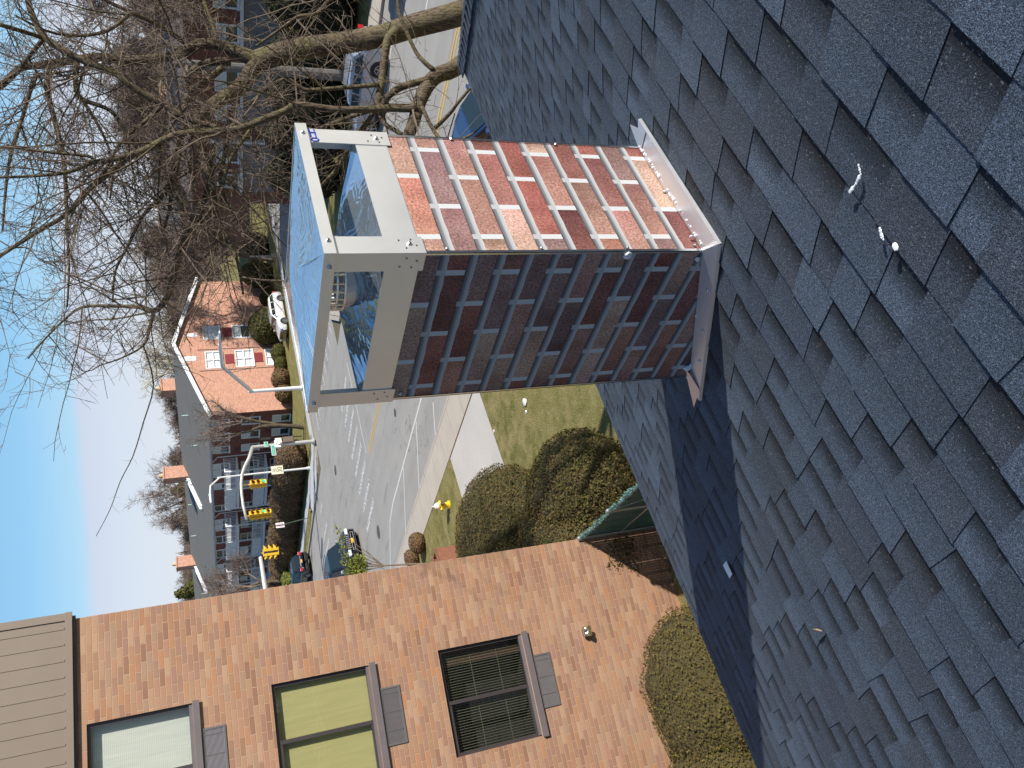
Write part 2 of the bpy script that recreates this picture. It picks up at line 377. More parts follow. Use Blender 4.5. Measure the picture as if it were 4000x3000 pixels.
def panel(mb, fx, W_, rows, pitch, off0, length, offs, seed, skew):
    """brick print on a flat sheet; fx(u, z) -> point; everything lies in the one plane, split into faces"""
    rg = random.Random(seed)
    top = CH; LM = (.50,.50,.50); DM = (.065,.07,.08)
    us = [i*W_/24 for i in range(25)]
    z = rows + 0.
    jt = JT
    k = 0
    zz = off0
    while zz < top+pitch:
        # brick band between joint centre zz-pitch and zz
        lo, hi = zz-pitch+jt*.5, zz-jt*.5
        def zb(u, zc): return max(min(zc, top), skew(u))
        # joint tone: grey under the brick above, pale below
        o = offs[k % 2]; u = o-length
        while u < W_:
            u0, u1 = max(u+jt*.38, 0), min(u+length-jt*.38, W_); c = rg.choice(BR); k1 = rg.uniform(.85, 1.1); c = tuple(x*k1 for x in c)
            n = 6
            if u1 > u0+.002:
                wob = [rg.uniform(-.0016, .0016) for _ in range(n+1)]; wob2 = [rg.uniform(-.0016, .0016) for _ in range(n+1)]
                k2 = rg.uniform(.55, 1.15); c2 = (c[0]*k2, c[1]*k2*rg.uniform(.85, 1), c[2]*k2*rg.uniform(.9, 1.05))
                for i in range(n):
                    a0 = u0+(u1-u0)*i/n; a1 = u0+(u1-u0)*(i+1)/n
                    cc = tuple(c[q]+(c2[q]-c[q])*i/(n-1) for q in range(3))
                    p = [(a0, lo+wob[i]), (a1, lo+wob[i+1]), (a1, hi+wob2[i+1]), (a0, hi+wob2[i])]
                    q = [(a, zb(a, b_)) for a, b_ in p]
                    if q[2][1]-q[1][1] > 1e-4 or q[3][1]-q[0][1] > 1e-4: mb.quad(*[fx(*t) for t in q], cc)
                    # horizontal joint above this slice of brick
                    p = [(a0, hi+wob2[i]), (a1, hi+wob2[i+1]), (a1, hi+jt*.5), (a0, hi+jt*.5)]; q = [(a, zb(a, b_)) for a, b_ in p]
                    if q[2][1]-q[1][1] > 1e-4: mb.quad(*[fx(*t) for t in q], [LM, LM, (.36,.36,.37), (.36,.36,.37)])
                    p = [(a0, hi+jt*.5), (a1, hi+jt*.5), (a1, hi+jt), (a0, hi+jt)]; p[2] = (a1, hi+jt+.0005); p[3] = (a0, hi+jt+.0005)
                    q = [(a, zb(a, b_)) for a, b_ in p]
                    if q[2][1]-q[1][1] > 1e-4: mb.quad(*[fx(*t) for t in q], [(.24,.245,.255), (.24,.245,.255), DM, DM])
            # upright joint
            j0, j1 = max(u1, 0), min(u+length+jt*.38, W_)
            if j1 > j0+1e-4:
                p = [(j0, lo-.002), (j1, lo-.002), (j1, hi+.0), (j0, hi+.0)]; q = [(a, zb(a, b_)) for a, b_ in p]
                if q[2][1]-q[1][1] > 1e-4: mb.quad(*[fx(*t) for t in q], (.56, .57, .58))
                p = [(j0, hi), (j1, hi), (j1, hi+jt+.001), (j0, hi+jt+.001)]; q = [(a, zb(a, b_)) for a, b_ in p]
                if q[2][1]-q[1][1] > 1e-4: mb.quad(*[fx(*t) for t in q], (.42, .43, .44))
            u += length
        zz += pitch; k += 1
tp = math.tan(PR)
mb = MB(); mb.box(.003, CW-.003, .003, CD-.003, -.5, CH-.004, (.25, .26, .28)); 
mb.build('chase', M['flash'], ch)
mb = MB(); panel(mb, lambda u, z: (u, 0, z), CW, 0, .0925, .111, .265, (.195+.0, .065), 3, lambda u: -.01)
for (i0, fx) in ((5, lambda u, z: (u, CD, z)),): panel(mb, fx, CW, 0, .0925, .111-.0925*4, .265, (.195, .065), i0, lambda u: -CD*tp-.01)
mb.build('brick_sheet', M['print'], ch)
mb = MB(); panel(mb, lambda u, z: (0, u, z), CD, 0, .0833, .115-.0833*4, .25, (.20, .075), 8, lambda u: -u*tp-.01)
panel(mb, lambda u, z: (CW, u, z), CD, 0, .0833, .115-.0833*4, .25, (.20, .075), 9, lambda u: -u*tp-.01)
mb.build('brick_sheet', M['print'], ch)
# bright corner trim
for x, y, sx_, sy_ in ((0,0,-1,-1), (CW,0,1,-1), (0,CD,-1,1), (CW,CD,1,1)):
    mb = MB(); zb = -y*tp-.02
    mb.box(min(x+sx_*.003, x-sx_*.006), max(x+sx_*.003, x-sx_*.006), min(y+sy_*.003, y), max(y+sy_*.003, y), zb, CH)
    mb.box(min(x+sx_*.003, x), max(x+sx_*.003, x), min(y+sy_*.0028, y-sy_*.006), max(y+sy_*.0028, y-sy_*.006), zb, CH)
    mb.build('corner_trim', M['steel'], ch)
# flashing apron at the foot: upstands, apron lying on the shingles, folded corners
def roofz(x, y): return -y*tp
mb = MB(); AP = .085; hl = .017
pts_in = [(-.004, -.004), (CW+.004, -.004), (CW+.004, CD+.004), (-.004, CD+.004)]
pts_out = [(-.055, -.075), (CW+.055, -.075), (CW+.06, CD+.09), (-.055, CD+.09)]
for i in range(4):
    a_, b_ = pts_in[i], pts_in[(i+1)%4]; c_, d_ = pts_out[(i+1)%4], pts_out[i]
    n = 6
    for k in range(n):
        f0, f1 = k/n, (k+1)/n
        A_ = [a_[j]+(b_[j]-a_[j])*f0 for j in (0,1)]; B_ = [a_[j]+(b_[j]-a_[j])*f1 for j in (0,1)]
        D_ = [d_[j]+(c_[j]-d_[j])*f0 for j in (0,1)]; C_ = [d_[j]+(c_[j]-d_[j])*f1 for j in (0,1)]
        up_ = .055
        h0 = hl+rng.uniform(-.001, .002); h1 = hl+rng.uniform(-.001, .002)
        mb.quad((*A_, roofz(*A_)+up_*.75), (*B_, roofz(*B_)+up_*.75), (*C_, roofz(*C_)+hl), (*D_, roofz(*D_)+hl))
mb.quad((-.055, -.075, roofz(0, -.075)+hl), (CW+.055, -.075, roofz(0, -.075)+hl), (CW+.055, -.079, roofz(0,-.079)+.004), (-.055, -.079, roofz(0,-.079)+.004))
mb.quad((-.055, -.075, roofz(0, -.075)+hl), (-.055, CD+.09, roofz(0, CD+.09)+hl), (-.058, CD+.09, roofz(0, CD+.09)+.004), (-.058, -.075, roofz(0, -.075)+.004))
# pointed ears beyond the right and left corners
mb.quad((CW-.03, -.004, .045), (CW+.004, -.004, .042), (CW+.13, -.005, .02), (CW-.02, -.078, roofz(0,-.078)+.02))
mb.quad((-.004, CD-.05, roofz(0,CD-.05)+.06), (-.004, CD+.004, roofz(0,CD)+.05), (-.03, CD+.17, roofz(0,CD+.17)+.02), (-.056, CD+.02, roofz(0,CD+.02)+.019))
mb.build('flashing', M['flash'], ch)
# cap: collar band, four angle legs, lid with skirt, inner hipped cover
mb = MB(); o1 = .004; th = .0022; CT = 1.028
mb.box(-o1, CW+o1, -o1, -o1+th, CH-.01, CT); mb.box(-o1, CW+o1, CD+o1-th, CD+o1, CH-.01, CT)
mb.box(-o1, -o1+th, -o1+th, CD+o1-th, CH-.01, CT); mb.box(CW+o1-th, CW+o1, -o1+th, CD+o1-th, CH-.01, CT)
mb.build('collar', M['satin'], ch)
mb = MB(); rim = .0
cx_, cy_ = CW/2, CD/2
def pyr(mb, ox, z0, z1, z2=None, skirt=0, rt_=.06):
    c4 = [(-ox, -ox), (CW+ox, -ox), (CW+ox, CD+ox), (-ox, CD+ox)]
    ridge = [(cx_-rt_, cy_-rt_), (cx_+rt_, cy_-rt_), (cx_+rt_, cy_+rt_), (cx_-rt_, cy_+rt_)]
    for i in range(4):
        a_, b_ = c4[i], c4[(i+1)%4]; c_, d_ = ridge[(i+1)%4], ridge[i]; n = 8
        for u in range(n):
            for w in range(n):
                def q(s_, t_):
                    x0 = a_[0]+(b_[0]-a_[0])*s_; y0 = a_[1]+(b_[1]-a_[1])*s_; x1 = d_[0]+(c_[0]-d_[0])*s_; y1 = d_[1]+(c_[1]-d_[1])*s_
                    return (x0+(x1-x0)*t_, y0+(y1-y0)*t_, z0+(z1-z0)*t_ + .0022*math.sin(9*x0+5*t_+i)*t_*(1-t_)*4)
                mb.quad(q(u/n, w/n), q((u+1)/n, w/n), q((u+1)/n, (w+1)/n), q(u/n, (w+1)/n))
    mb.quad(*[(p[0], p[1], z1) for p in ridge])
pyr(mb, .0, CT-.004, CT+.06, rt_=.075); mb.build('chase_cover', M['mirror'], ch, smooth=True)
mb = MB(); LZ = 1.193; ov = .016; pyr(mb, ov, LZ, LZ+.035, rt_=.012); mb.build('lid', M['mirror'], ch, smooth=True)
mb = MB(); sk = .031; e_ = ov+.0015
mb.box(-e_, CW+e_, -e_, -e_+.002, LZ-sk, LZ+.001); mb.box(-e_, CW+e_, CD+e_-.002, CD+e_, LZ-sk, LZ+.001)
mb.box(-e_, -e_+.002, -e_+.002, CD+e_-.002, LZ-sk, LZ+.001); mb.box(CW+e_-.002, CW+e_, -e_+.002, CD+e_-.002, LZ-sk, LZ+.001)
mb.build('skirt', M['satin'], ch)
LW = .058
for x, y, sx_, sy_ in ((0,0,-1,-1), (CW,0,1,-1), (0,CD,-1,1), (CW,CD,1,1)):
    mb = MB(); t_ = .007; zt_ = LZ-.006; zl = CH-.022
    X0, X1 = sorted((x+sx_*t_, x-sx_*LW)); Y0, Y1 = sorted((y+sy_*t_, y+sy_*(t_-.0025))); mb.box(X0, X1, Y0, Y1, zl, zt_)
    X0, X1 = sorted((x+sx_*t_, x+sx_*(t_-.0025))); Y0, Y1 = sorted((y+sy_*(t_-.0025), y-sy_*LW)); mb.box(X0, X1, Y0, Y1, zl, zt_)
    leg = mb.build('leg', M['satin'], ch)
    riv = M.setdefault('rivet', mat('rivet_metal', (.35, .34, .33), .3, 1))
    def rivet(p, r, **k): q_ = MB(); q_.ball(p, r, nu=8, nv=5, **k); q_.build('rivet', riv, leg)
    for (dx, dz) in ((.012, .03), (.042, .045), (.022, .0), (.045, .012)):
        px_ = x-sx_*dx; rivet((px_, y+sy_*(t_+.0005), CH+dz), .0034, sy=.5)
        py_ = y-sy_*dx; rivet((x+sx_*(t_+.0005), py_, CH+dz), .0034, sx=.5)
    riv = M['steel']; rivet((x-sx_*.028, y+sy_*(t_+.002), CH+.018), .0065); rivet((x-sx_*.03, y+sy_*(ov+.003), LZ-.016), .0065); rivet((x+sx_*(ov+.003), y-sy_*.03, LZ-.016), .0065)
# blue marker scrawl on the right leg (face -Y)
M['ink'] = mat('blue_marker', (.01, .05, .45), .5)
mb = MB(); yI = -.0082
def inkline(pts):
    for (a_, b_) in zip(pts, pts[1:]):
        A_ = Vector((CW-.0075+.0075-a_[0], yI, LZ-.034-a_[1])); B_ = Vector((CW-b_[0], yI, LZ-.034-b_[1])); A_.x = CW-a_[0]
        mb.tube([A_, B_], .0019, 5)
# written sideways down the leg: H then o
inkline([(-.004, .004), (.034, .006)]); inkline([(-.004, .018), (.036, .020)]); inkline([(.013, .003), (.014, .022)])
inkline([(.040, .008), (.048, .004), (.055, .010), (.054, .022), (.046, .026), (.040, .020), (.040, .008)])
mb.build('marker_writing', M['ink'], ch)
# flue pipe with slotted storm collar under the lid
mb = MB(); fx_, fy_ = .205, .265; zf = CT+.01
mb.tube([(fx_, fy_, CT+.0), (fx_, fy_, zf+.02)], .105, 32); mb.tube([(fx_, fy_, zf+.02), (fx_, fy_, zf+.035)], [.098, .098], 32)
mb.tube([(fx_, fy_, zf+.035), (fx_, fy_, zf+.06)], .103, 32)
mb.build('flue_pipe', M['flash'], ch, smooth=False)
mb = MB()
for k in range(26):
    t0 = 2*math.pi*k/26; p = lambda t, z: (fx_+.108*math.cos(t), fy_+.108*math.sin(t), z)
    mb.tube([p(t0, zf+.055), p(t0, zf+.125)], .0032, 4)
for z in (zf+.057, zf+.08, zf+.103, zf+.124):
    mb.tube([(fx_+.108*math.cos(2*math.pi*k/40), fy_+.108*math.sin(2*math.pi*k/40), z) for k in range(41)], .0036, 4)
mb.tube([(fx_, fy_, zf+.12), (fx_, fy_, zf+.13)], .115, 32); mb.build('flue_cage', M['steel'], ch)
# screws with dabs of sealant along the edges and the foot
def screw(p, r): q_ = MB(); q_.ball(p, r, nu=8, nv=5); q_.build('screw', M['steel'], ch)
for z in (.30, .58, .86): screw((.012, -.004, z), .005)
for x, z in ((CW-.012, .02), (CW-.01, .36), (CW-.008, .72), (.02, .06), (.28, .05)): screw((x, -.004, z), .0055)
for y, z in ((.035, .04), (.29, -.09), (.56, -.19), (.60, .9)): screw((-.004, y, z), .0065)
for t_ in (.12, .3, .45): screw((CW*t_*2, -.05, .034), .006); screw((-.04, t_*1.1, roofz(0, t_*1.1)+.025), .006)
M['sealant'] = mat('sealant', (.8, .82, .84), .4)
for p, s_ in (((-.006, .012, .30), .014), ((-.006, .03, .045), .008), ((-.006, .575, -.185), .016), ((-.006, .29, -.085), .009), ((.05, -.012, .06), .007)):
    mb = MB(); mb.ball(p, s_, sx=.45, nu=10, nv=6, f=lambda d: 1+.35*noise.noise(d*3+Vector(p))); mb.build('sealant', M['sealant'], ch)
mb = MB()
for k in range(40):
    x = CW*k/40; mb.ball((x+rng.uniform(-.004, .004), -.012-rng.uniform(0, .006), .042+rng.uniform(-.004, .004)), rng.uniform(.003, .006), nu=6, nv=4)
mb.build('sealant_bead', M['sealant'], ch)
# litter on the shingles
def onroof(X, Y, h=.012):
    n = Vector((0, sp, cp)); n.rotate(Matrix.Rotation(YAW, 3, 'Z')); r = ray(X, Y); return CAM + r*(((P0-CAM).dot(n)+h)/r.dot(n))
c = onroof(2846, 2227, .014)
mb = MB(); mb.hexa([(-.03,-.026,0), (.03,-.032,0), (.036,.028,.006), (-.024,.034,.003), (-.03,-.026,.001), (.03,-.032,.001), (.036,.028,.007), (-.024,.034,.004)])
for i, q in enumerate(mb.v): mb.v[i] = (q[0], q[1], q[2]-q[1]*tp)
tag(mb.build('paper_scrap', mat('paper_white', (.9, .9, .9), .6, var=.02), loc=c), 'small white paper scrap lying alone on the dark shingles left of the chimney', 'litter')
M['wood_scrap'] = mat('dry_twig', (.35, .24, .13), .8)
q = onroof(3210, 2465, .012); mb = MB(); mb.tube([(0,0,0), (.012,.014,.004), (.02,.034,-.002)], [.0022,.003,.0015], 5); tag(mb.build('dry_twig', M['wood_scrap'], loc=q), 'short dry brown twig lying on the shingles at the lower left', 'twig')
def smear(pts, wd, label):
    mb = MB(); c0 = onroof(*pts[0], .0135)
    rg = random.Random(len(pts))
    P = [onroof(*p, .0135)-c0 for p in pts]
    for a_, b_ in zip(P, P[1:]):
        n_ = max(2, int((b_-a_).length/.004))
        for k in range(n_):
            p = a_.lerp(b_, k/n_); mb.ball(p, wd*rg.uniform(.4, 1.2), sz=.25, nu=6, nv=4)
    tag(mb.build('dropping', M['sealant'], loc=c0), label, 'dropping', 'white droppings on the shingles')
smear([(3353, 645), (3362, 680), (3345, 715), (3318, 752)], .0045, 'long curved white smear on a dark shingle above the chimney side')
smear([(3436, 892), (3445, 925), (3455, 945)], .005, 'short white streak on the shingles nearest the smaller blob')
smear([(3495, 960), (3502, 975)], .006, 'small white blob on the shingles just past the short streak')
# ================================================================ tan brick apartment block on the left
TA = R(104.25)                        # heading of its side wall
du = Vector((math.sin(TA), math.cos(TA), 0)); dn_ = Vector((du.y, -du.x, 0))     # along wall (to the far corner), outward normal
KB = 14.4
_r = ray(295, 2416); TC = Vector((_r.x, _r.y, 0))*(KB/math.hypot(_r.x, _r.y))
tb = thing('brick_apartment_block', 'tan brick apartment block with brown metal cornice standing close by on the left', 'building', TC, math.atan2(du.y, du.x))
# local frame: x along du, y = -dn_? (x cross y = z): y local = rot90(x)
yl = Vector((-du.y, du.x, 0)); SG = 1 if yl.dot(dn_) > 0 else -1      # outward sign of local y
PAL = [(.48,.27,.16), (.53,.29,.17), (.44,.24,.16), (.55,.33,.21), (.50,.26,.15), (.42,.23,.145), (.58,.36,.23), (.45,.25,.17), (.52,.31,.19), (.56,.28,.15), (.38,.20,.13), (.47,.30,.20), (.51,.28,.18), (.44,.25,.18)]
PAL = [(c[0]*.71, c[1]*.71, c[2]*.72) for c in PAL]
M['tanbrick'] = brick_mat('tan_brick', .275, .0825, .011, PAL, (.47, .31, .20), .004, .10, .35)
def wz(zrel): return 8.7 + zrel*KB
ROOFZ = 8.7+.131*KB
wins = [(-.1085, .0197, .1188), (-.106, -.1708, -.0633), (-.1053, -.3624, -.2556)]   # right edge, sill, head (in units of KB)
WL = 1.72
def TW(x, y, z): return (x, y*SG, z)
mb = MB()
x_far, x_near = 0, -16; y0 = 0
rects = []
for (xr_, zs, zh) in wins: rects.append((xr_*KB-WL, xr_*KB, wz(zs)-.02, wz(zh)))
rects2 = [(-9.6, -7.9, a[2], a[3]) for a in rects] 
allr = rects+rects2
xs = sorted({x_near, x_far, *[r[0] for r in allr], *[r[1] for r in allr]}); zs = sorted({0, ROOFZ, *[r[2] for r in allr], *[r[3] for r in allr]})
for i in range(len(xs)-1):
    for j in range(len(zs)-1):
        cxm, czm = (xs[i]+xs[i+1])/2, (zs[j]+zs[j+1])/2
        if any(r[0] < cxm < r[1] and r[2] < czm < r[3] for r in allr): continue
        q = [TW(xs[i], 0, zs[j]), TW(xs[i+1], 0, zs[j]), TW(xs[i+1], 0, zs[j+1]), TW(xs[i], 0, zs[j+1])]
        mb.quad(*q, uv=[(p[0], p[2]) for p in q])
for r in allr:       # reveals
    for (a, b_) in (((r[0], r[2]), (r[1], r[2])), ((r[1], r[2]), (r[1], r[3])), ((r[1], r[3]), (r[0], r[3])), ((r[0], r[3]), (r[0], r[2]))):
        q = [TW(a[0], 0, a[1]), TW(b_[0], 0, b_[1]), TW(b_[0], -.11, b_[1]), TW(a[0], -.11, a[1])]
        mb.quad(*q, uv=[(q_[1]+q_[0], q_[2]) for q_ in q])
def W3(p, q): mb.quad(*p, uv=q)
D_ = -20
for (a, b_) in (((0, 0), (0, D_)), ((0, D_), (x_near, D_)), ((x_near, D_), (x_near, 0))):
    q = [TW(*a, 0), TW(*b_, 0), TW(*b_, ROOFZ), TW(*a, ROOFZ)]; mb.quad(*q, uv=[(q_[1]+q_[0], q_[2]) for q_ in q])
mb.build('wall', M['tanbrick'], tb)
# brown metal cornice with upright standing ribs
M['cornice'] = mat('brown_metal', (.225, .175, .135), .5, .0, var=.05, sc=3)
M['bronze'] = mat('bronze_frame', (.075, .062, .065), .4, .3, var=.1)
mb = MB(); CZ1 = ROOFZ+2.6
f0, f1 = .075, .01
mb.box(-16, f0, *sorted((f0*SG, (D_-.1)*SG)), ROOFZ-.0, CZ1) 
k = -15.9
while k < f0-.1:
    mb.box(k, k+.03, *sorted(((f0)*SG, (f0+.008)*SG)), ROOFZ+.09, CZ1); k += .235
mb.box(-16, f0+.02, *sorted((f0*SG, (f0+.028)*SG)), ROOFZ-.02, ROOFZ+.075)
mb.box(f0-.10, f0+.012, *sorted((f0*SG, (f0+.02)*SG)), ROOFZ+.075, CZ1)
mb.build('cornice', M['cornice'], tb)
mb = MB(); mb.box(-16, .04, *sorted((.002*SG, .05*SG)), ROOFZ-.06, ROOFZ-.022); mb.build('drip_edge', M['bronze'], tb)
def glass_mat(name, tint=(.02, .03, .03), rough=.03, alpha=.82, wav=.0):
    m, nt, b = new_mat(name); nt.nodes.remove(b); out = [n for n in nt.nodes][0]
    g = node(nt, 'ShaderNodeBsdfGlossy', Roughness=rough); g.inputs['Color'].default_value = (.95, 1, 1, 1)
    t = nt.nodes.new('ShaderNodeBsdfTransparent'); t.inputs['Color'].default_value = (alpha, alpha*1.01, alpha*.98, 1)
    fr = nt.nodes.new('ShaderNodeLayerWeight'); mxs = nt.nodes.new('ShaderNodeMixShader')
    f = mth(nt, 'MULTIPLY_ADD', mth(nt, 'POWER', fr.outputs['Facing'], 3.), .75, .06)
    L(nt, f, mxs.inputs[0]); L(nt, t.outputs[0], mxs.inputs[1]); L(nt, g.outputs[0], mxs.inputs[2]); L(nt, mxs.outputs[0], out.inputs[0])
    if wav:
        bn = nt.nodes.new('ShaderNodeBump'); bn.inputs['Distance'].default_value = wav; L(nt, noisef(nt, coord(nt), 3, 2), bn.inputs['Height']); L(nt, bn.outputs[0], g.inputs['Normal'])
    return m
M['glass'] = glass_mat('window_glass', wav=.004)
def blind_mat(name, a, bcol, sc, axis=0):
    m, nt, b = new_mat(name); v = coord(nt); s = nt.nodes.new('ShaderNodeSeparateXYZ'); L(nt, v, s.inputs[0])
    w = mth(nt, 'SINE', mth(nt, 'MULTIPLY', s.outputs[axis], sc)); c = mixc(nt, mth(nt, 'MULTIPLY_ADD', w, .5, .5), a, bcol)
    c = mixc(nt, .5, c, mixc(nt, noisef(nt, coord(nt, 'Object', (9, 1, .6)), 3, 3), (.6, .6, .6), (1.2, 1.2, 1.2)), 'MULTIPLY')
    L(nt, c, b.inputs['Base Color']); b.inputs['Roughness'].default_value = .7; return m
M['blind_y'] = blind_mat('yellow_blind', (.50, .46, .20), (.56, .52, .24), 260, 2)
M['blind_w'] = blind_mat('pale_blind', (.64, .68, .62), (.78, .80, .74), 240, 2)
M['room'] = mat('dark_room', (.018, .018, .02), .9)
M['blind_d'] = blind_mat('dark_blind', (.03, .035, .03), (.13, .14, .10), 150)
M['curtain'] = mat('tan_curtain', (.42, .36, .22), .9)
M['vent'] = mat('vent_grey', (.15, .14, .145), .5, .2, var=.1)
wl = ['top window of the tan block with pale drawn blinds and sky reflection', 'middle window of the tan block with yellow-green blind', 'lowest window of the tan block, dark glass with slatted blind']
for wi, r in enumerate(rects+rects2):
    x0, x1, z0, z1 = r; y_ = -.075; fw_ = .055
    mbf = MB()
    def B(xa, xb, ya, yb, za, zb, mb_=None): (mb_ or mbf).box(xa, xb, *sorted((ya*SG, yb*SG)), za, zb)
    B(x0, x0+fw_, -.11, -.055, z0, z1); B(x1-fw_, x1, -.11, -.055, z0, z1); B(x0+fw_, x1-fw_, -.11, -.055, z1-fw_, z1); B(x0+fw_, x1-fw_, -.11, -.055, z0, z0+fw_)
    xm = (x0+x1)/2-.02; B(xm-.03, xm+.03, -.105, -.05, z0+fw_, z1-fw_)
    if wi % 3: B(x0+fw_, xm-.03, -.098, -.058, z0+fw_, z0+fw_+.03); B(x0+fw_, xm-.03, -.098, -.058, z1-fw_-.03, z1-fw_)
    wf = mbf.build('window', M['bronze'], tb); wf['label'] = wl[wi % 3] if wi < 3 else 'window of the tan block further left along the wall'
    g = MB(); g.quad(TW(x0+fw_, -.083, z0+fw_), TW(x1-fw_, -.083, z0+fw_), TW(x1-fw_, -.083, z1-fw_), TW(x0+fw_, -.083, z1-fw_)); g.build('pane', M['glass'], wf)
    s_ = MB(); 
    if wi % 3 == 0: s_.box(x0+.03, x1-.03, *sorted((-.20*SG, -.19*SG)), z0+.02, z1-.02); s_.build('blind', M['blind_w'], wf)
    elif wi % 3 == 1: s_.box(x0+.03, x1-.03, *sorted((-.17*SG, -.16*SG)), z0+.02, z1-.02); s_.build('blind', M['blind_y'], wf)
    else:
        k = x0+.05
        while k < x1-.05: B(k, k+.008, -.17, -.165, z0+.05, z1-.05, s_); k += .043
        for zz in (.3, .62, .92): B(x0+.05, x1-.05, -.172, -.17, z0+zz*(z1-z0), z0+zz*(z1-z0)+.008, s_)
        s_.build('blind', mat('blind_string', (.16, .165, .11), .6), wf)
        c_ = MB(); B(x1-.28, x1-.03, -.21, -.2, z0+.02, z1-.02, c_); c_.build('curtain', mat('brown_curtain', (.10, .055, .04), .9), wf)
    rm = MB(); rm.quad(TW(x0, -.6, z0-.2), TW(x1, -.6, z0-.2), TW(x1, -.6, z1+.2), TW(x0, -.6, z1+.2))
    for a, b_ in (((x0, z0), (x1, z0)), ((x1, z0), (x1, z1)), ((x1, z1), (x0, z1)), ((x0, z1), (x0, z0))): rm.quad(TW(a[0], -.6, a[1]), TW(b_[0], -.6, b_[1]), TW(b_[0], -.115, b_[1]), TW(a[0], -.115, a[1]))
    rm.build('room', M['room'], wf)
    sl_ = MB(); B(x0-.02, x1+.03, -.10, .045, z0-.055, z0-.005, sl_); B(x0-.02, x1+.03, .045, .055, z0-.10, z0-.005, sl_); B(x0+.02, x1-.02, -.055, -.02, z0-.004, z0+.05, sl_)
    sl_.build('sill', mat('sill_metal', (.16, .135, .14), .45, .1), wf)
    # grille of the heating sleeve under the sill
    vx1 = x1-.40; vx0 = vx1-.90; vz1 = z0-.11; vz0 = vz1-.34
    v_ = MB()
    B(vx0, vx1, .0, .02, vz1-.03, vz1, v_); B(vx0, vx1, .0, .02, vz0, vz0+.03, v_); B(vx0, vx0+.03, 0, .02, vz0+.03, vz1-.03, v_); B(vx1-.03, vx1, 0, .02, vz0+.03, vz1-.03, v_)
    for k in (.24, .56, .88): B(vx0+k*.9, vx0+k*.9+.012, .003, .018, vz0+.03, vz1-.03, v_)
    B(vx0+.03, vx1-.03, .001, .003, vz0+.03, vz1-.03, v_)
    vo = v_.build('vent_grille', M['vent'], tb)
    if wi < 3: vo['label'] = 'louvred grille under the %s window' % ('top', 'middle', 'lowest')[wi]
    s_ = MB(); k = vz0+.036
    while k < vz1-.036:
        s_.hexa([TW(vx0+.03, .003, k), TW(vx1-.03, .003, k), TW(vx1-.03, .015, k-.004), TW(vx0+.03, .015, k-.004), TW(vx0+.03, .003, k+.004), TW(vx1-.03, .003, k+.004), TW(vx1-.03, .015, k), TW(vx0+.03, .015, k)])
        k += .0165
    s_.build('louvre', mat('louvre_pale', (.36, .33, .35) if wi % 3 == 0 else (.22, .2, .2), .5, .2), vo)
# wall light
lx, lz = -.119*KB, wz(-.4497)
lt = MB(); lt.box(lx-.07, lx+.07, *sorted((.0, .05*SG)), lz-.06, lz+.06); wlo = lt.build('wall_light', M['bronze'], tb, bevel=.01)
lt = MB()
for s_ in (-.045, .045): lt.tube([TW(lx+s_, .05, lz+.02), TW(lx+s_, .16, lz-.03)], [.035, .05], 12)
lt.box(lx-.09, lx+.09, *sorted((.04*SG, .10*SG)), lz+.02, lz+.06); lt.build('lamp_head', M['steel'], wlo)
# ================================================================ ground, roads, pavements
def sheet(name, poly, z, mt, label=None):
    mb = MB(); mb.face([mb.P((x, y, z)) for x, y in poly], uv=list(poly)); o = mb.build(name, mt); kind(o, 'structure')
    if label: o['label'] = label
    return o
m, nt, b = new_mat('lawn'); v = coord(nt)
f1 = noisef(nt, v, .35, 4); f2 = noisef(nt, v, 2.2, 4, .65); f3 = noisef(nt, v, 28, 3, .7); st_ = noisef(nt, coord(nt, 'Object', (1, 1, 1)), 7, 3)
c = mixc(nt, ramp(nt, f2, [(.35, 0), (.65, 1)]), (.13, .135, .034), (.32, .265, .125))
c = mixc(nt, mth(nt, 'MULTIPLY', ramp(nt, f1, [(.4, 0), (.62, 1)]), .6), c, (.25, .225, .085))
c = mixc(nt, .75, c, ramp(nt, f3, [(.3, .45), (.7, 1.5)]), 'MULTIPLY')
c = mixc(nt, mth(nt, 'MULTIPLY', ramp(nt, st_, [(.62, 0), (.7, 1)]), .45), c, (.40, .33, .21))
L(nt, c, b.inputs['Base Color']); b.inputs['Roughness'].default_value = .95; b.inputs['Specular IOR Level'].default_value = .1; bump(nt, b, f3, .05)
M['lawn'] = m
m, nt, b = new_mat('asphalt'); v = coord(nt)
f1 = noisef(nt, coord(nt, 'Object', (1.2, .06, 1)), 1.0, 4); f2 = noisef(nt, v, .5, 4); f3 = noisef(nt, v, 40, 3, .7); f4 = noisef(nt, coord(nt, 'Object', (1.6, .35, 1)), .8, 3)
c = mixc(nt, f1, (.26, .248, .23), (.36, .342, .315)); c = mixc(nt, .35, c, ramp(nt, f2, [(.3, .8), (.7, 1.15)]), 'MULTIPLY')
c = mixc(nt, .35, c, ramp(nt, f3, [(.3, .7), (.7, 1.3)]), 'MULTIPLY')
vo = nt.nodes.new('ShaderNodeTexVoronoi'); vo.feature = 'DISTANCE_TO_EDGE'; vo.inputs['Scale'].default_value = .16; vd = nt.nodes.new('ShaderNodeVectorMath'); vd.operation = 'MULTIPLY_ADD'; nd = node(nt, 'ShaderNodeTexNoise', Scale=.5, Detail=5); L(nt, coord(nt), nd.inputs['Vector']); L(nt, nd.outputs['Color'], vd.inputs[0]); vd.inputs[1].default_value = (5, 5, 0); L(nt, coord(nt, 'Object', (1, .6, 1)), vd.inputs[2]); L(nt, vd.outputs[0], vo.inputs[0])
vv = nt.nodes.new('ShaderNodeVectorMath'); vv.operation = 'ADD'
c = mixc(nt, mth(nt, 'MULTIPLY', ramp(nt, vo.outputs[0], [(.0, 1), (.004, 0)]), .45), c, (.05, .05, .05))
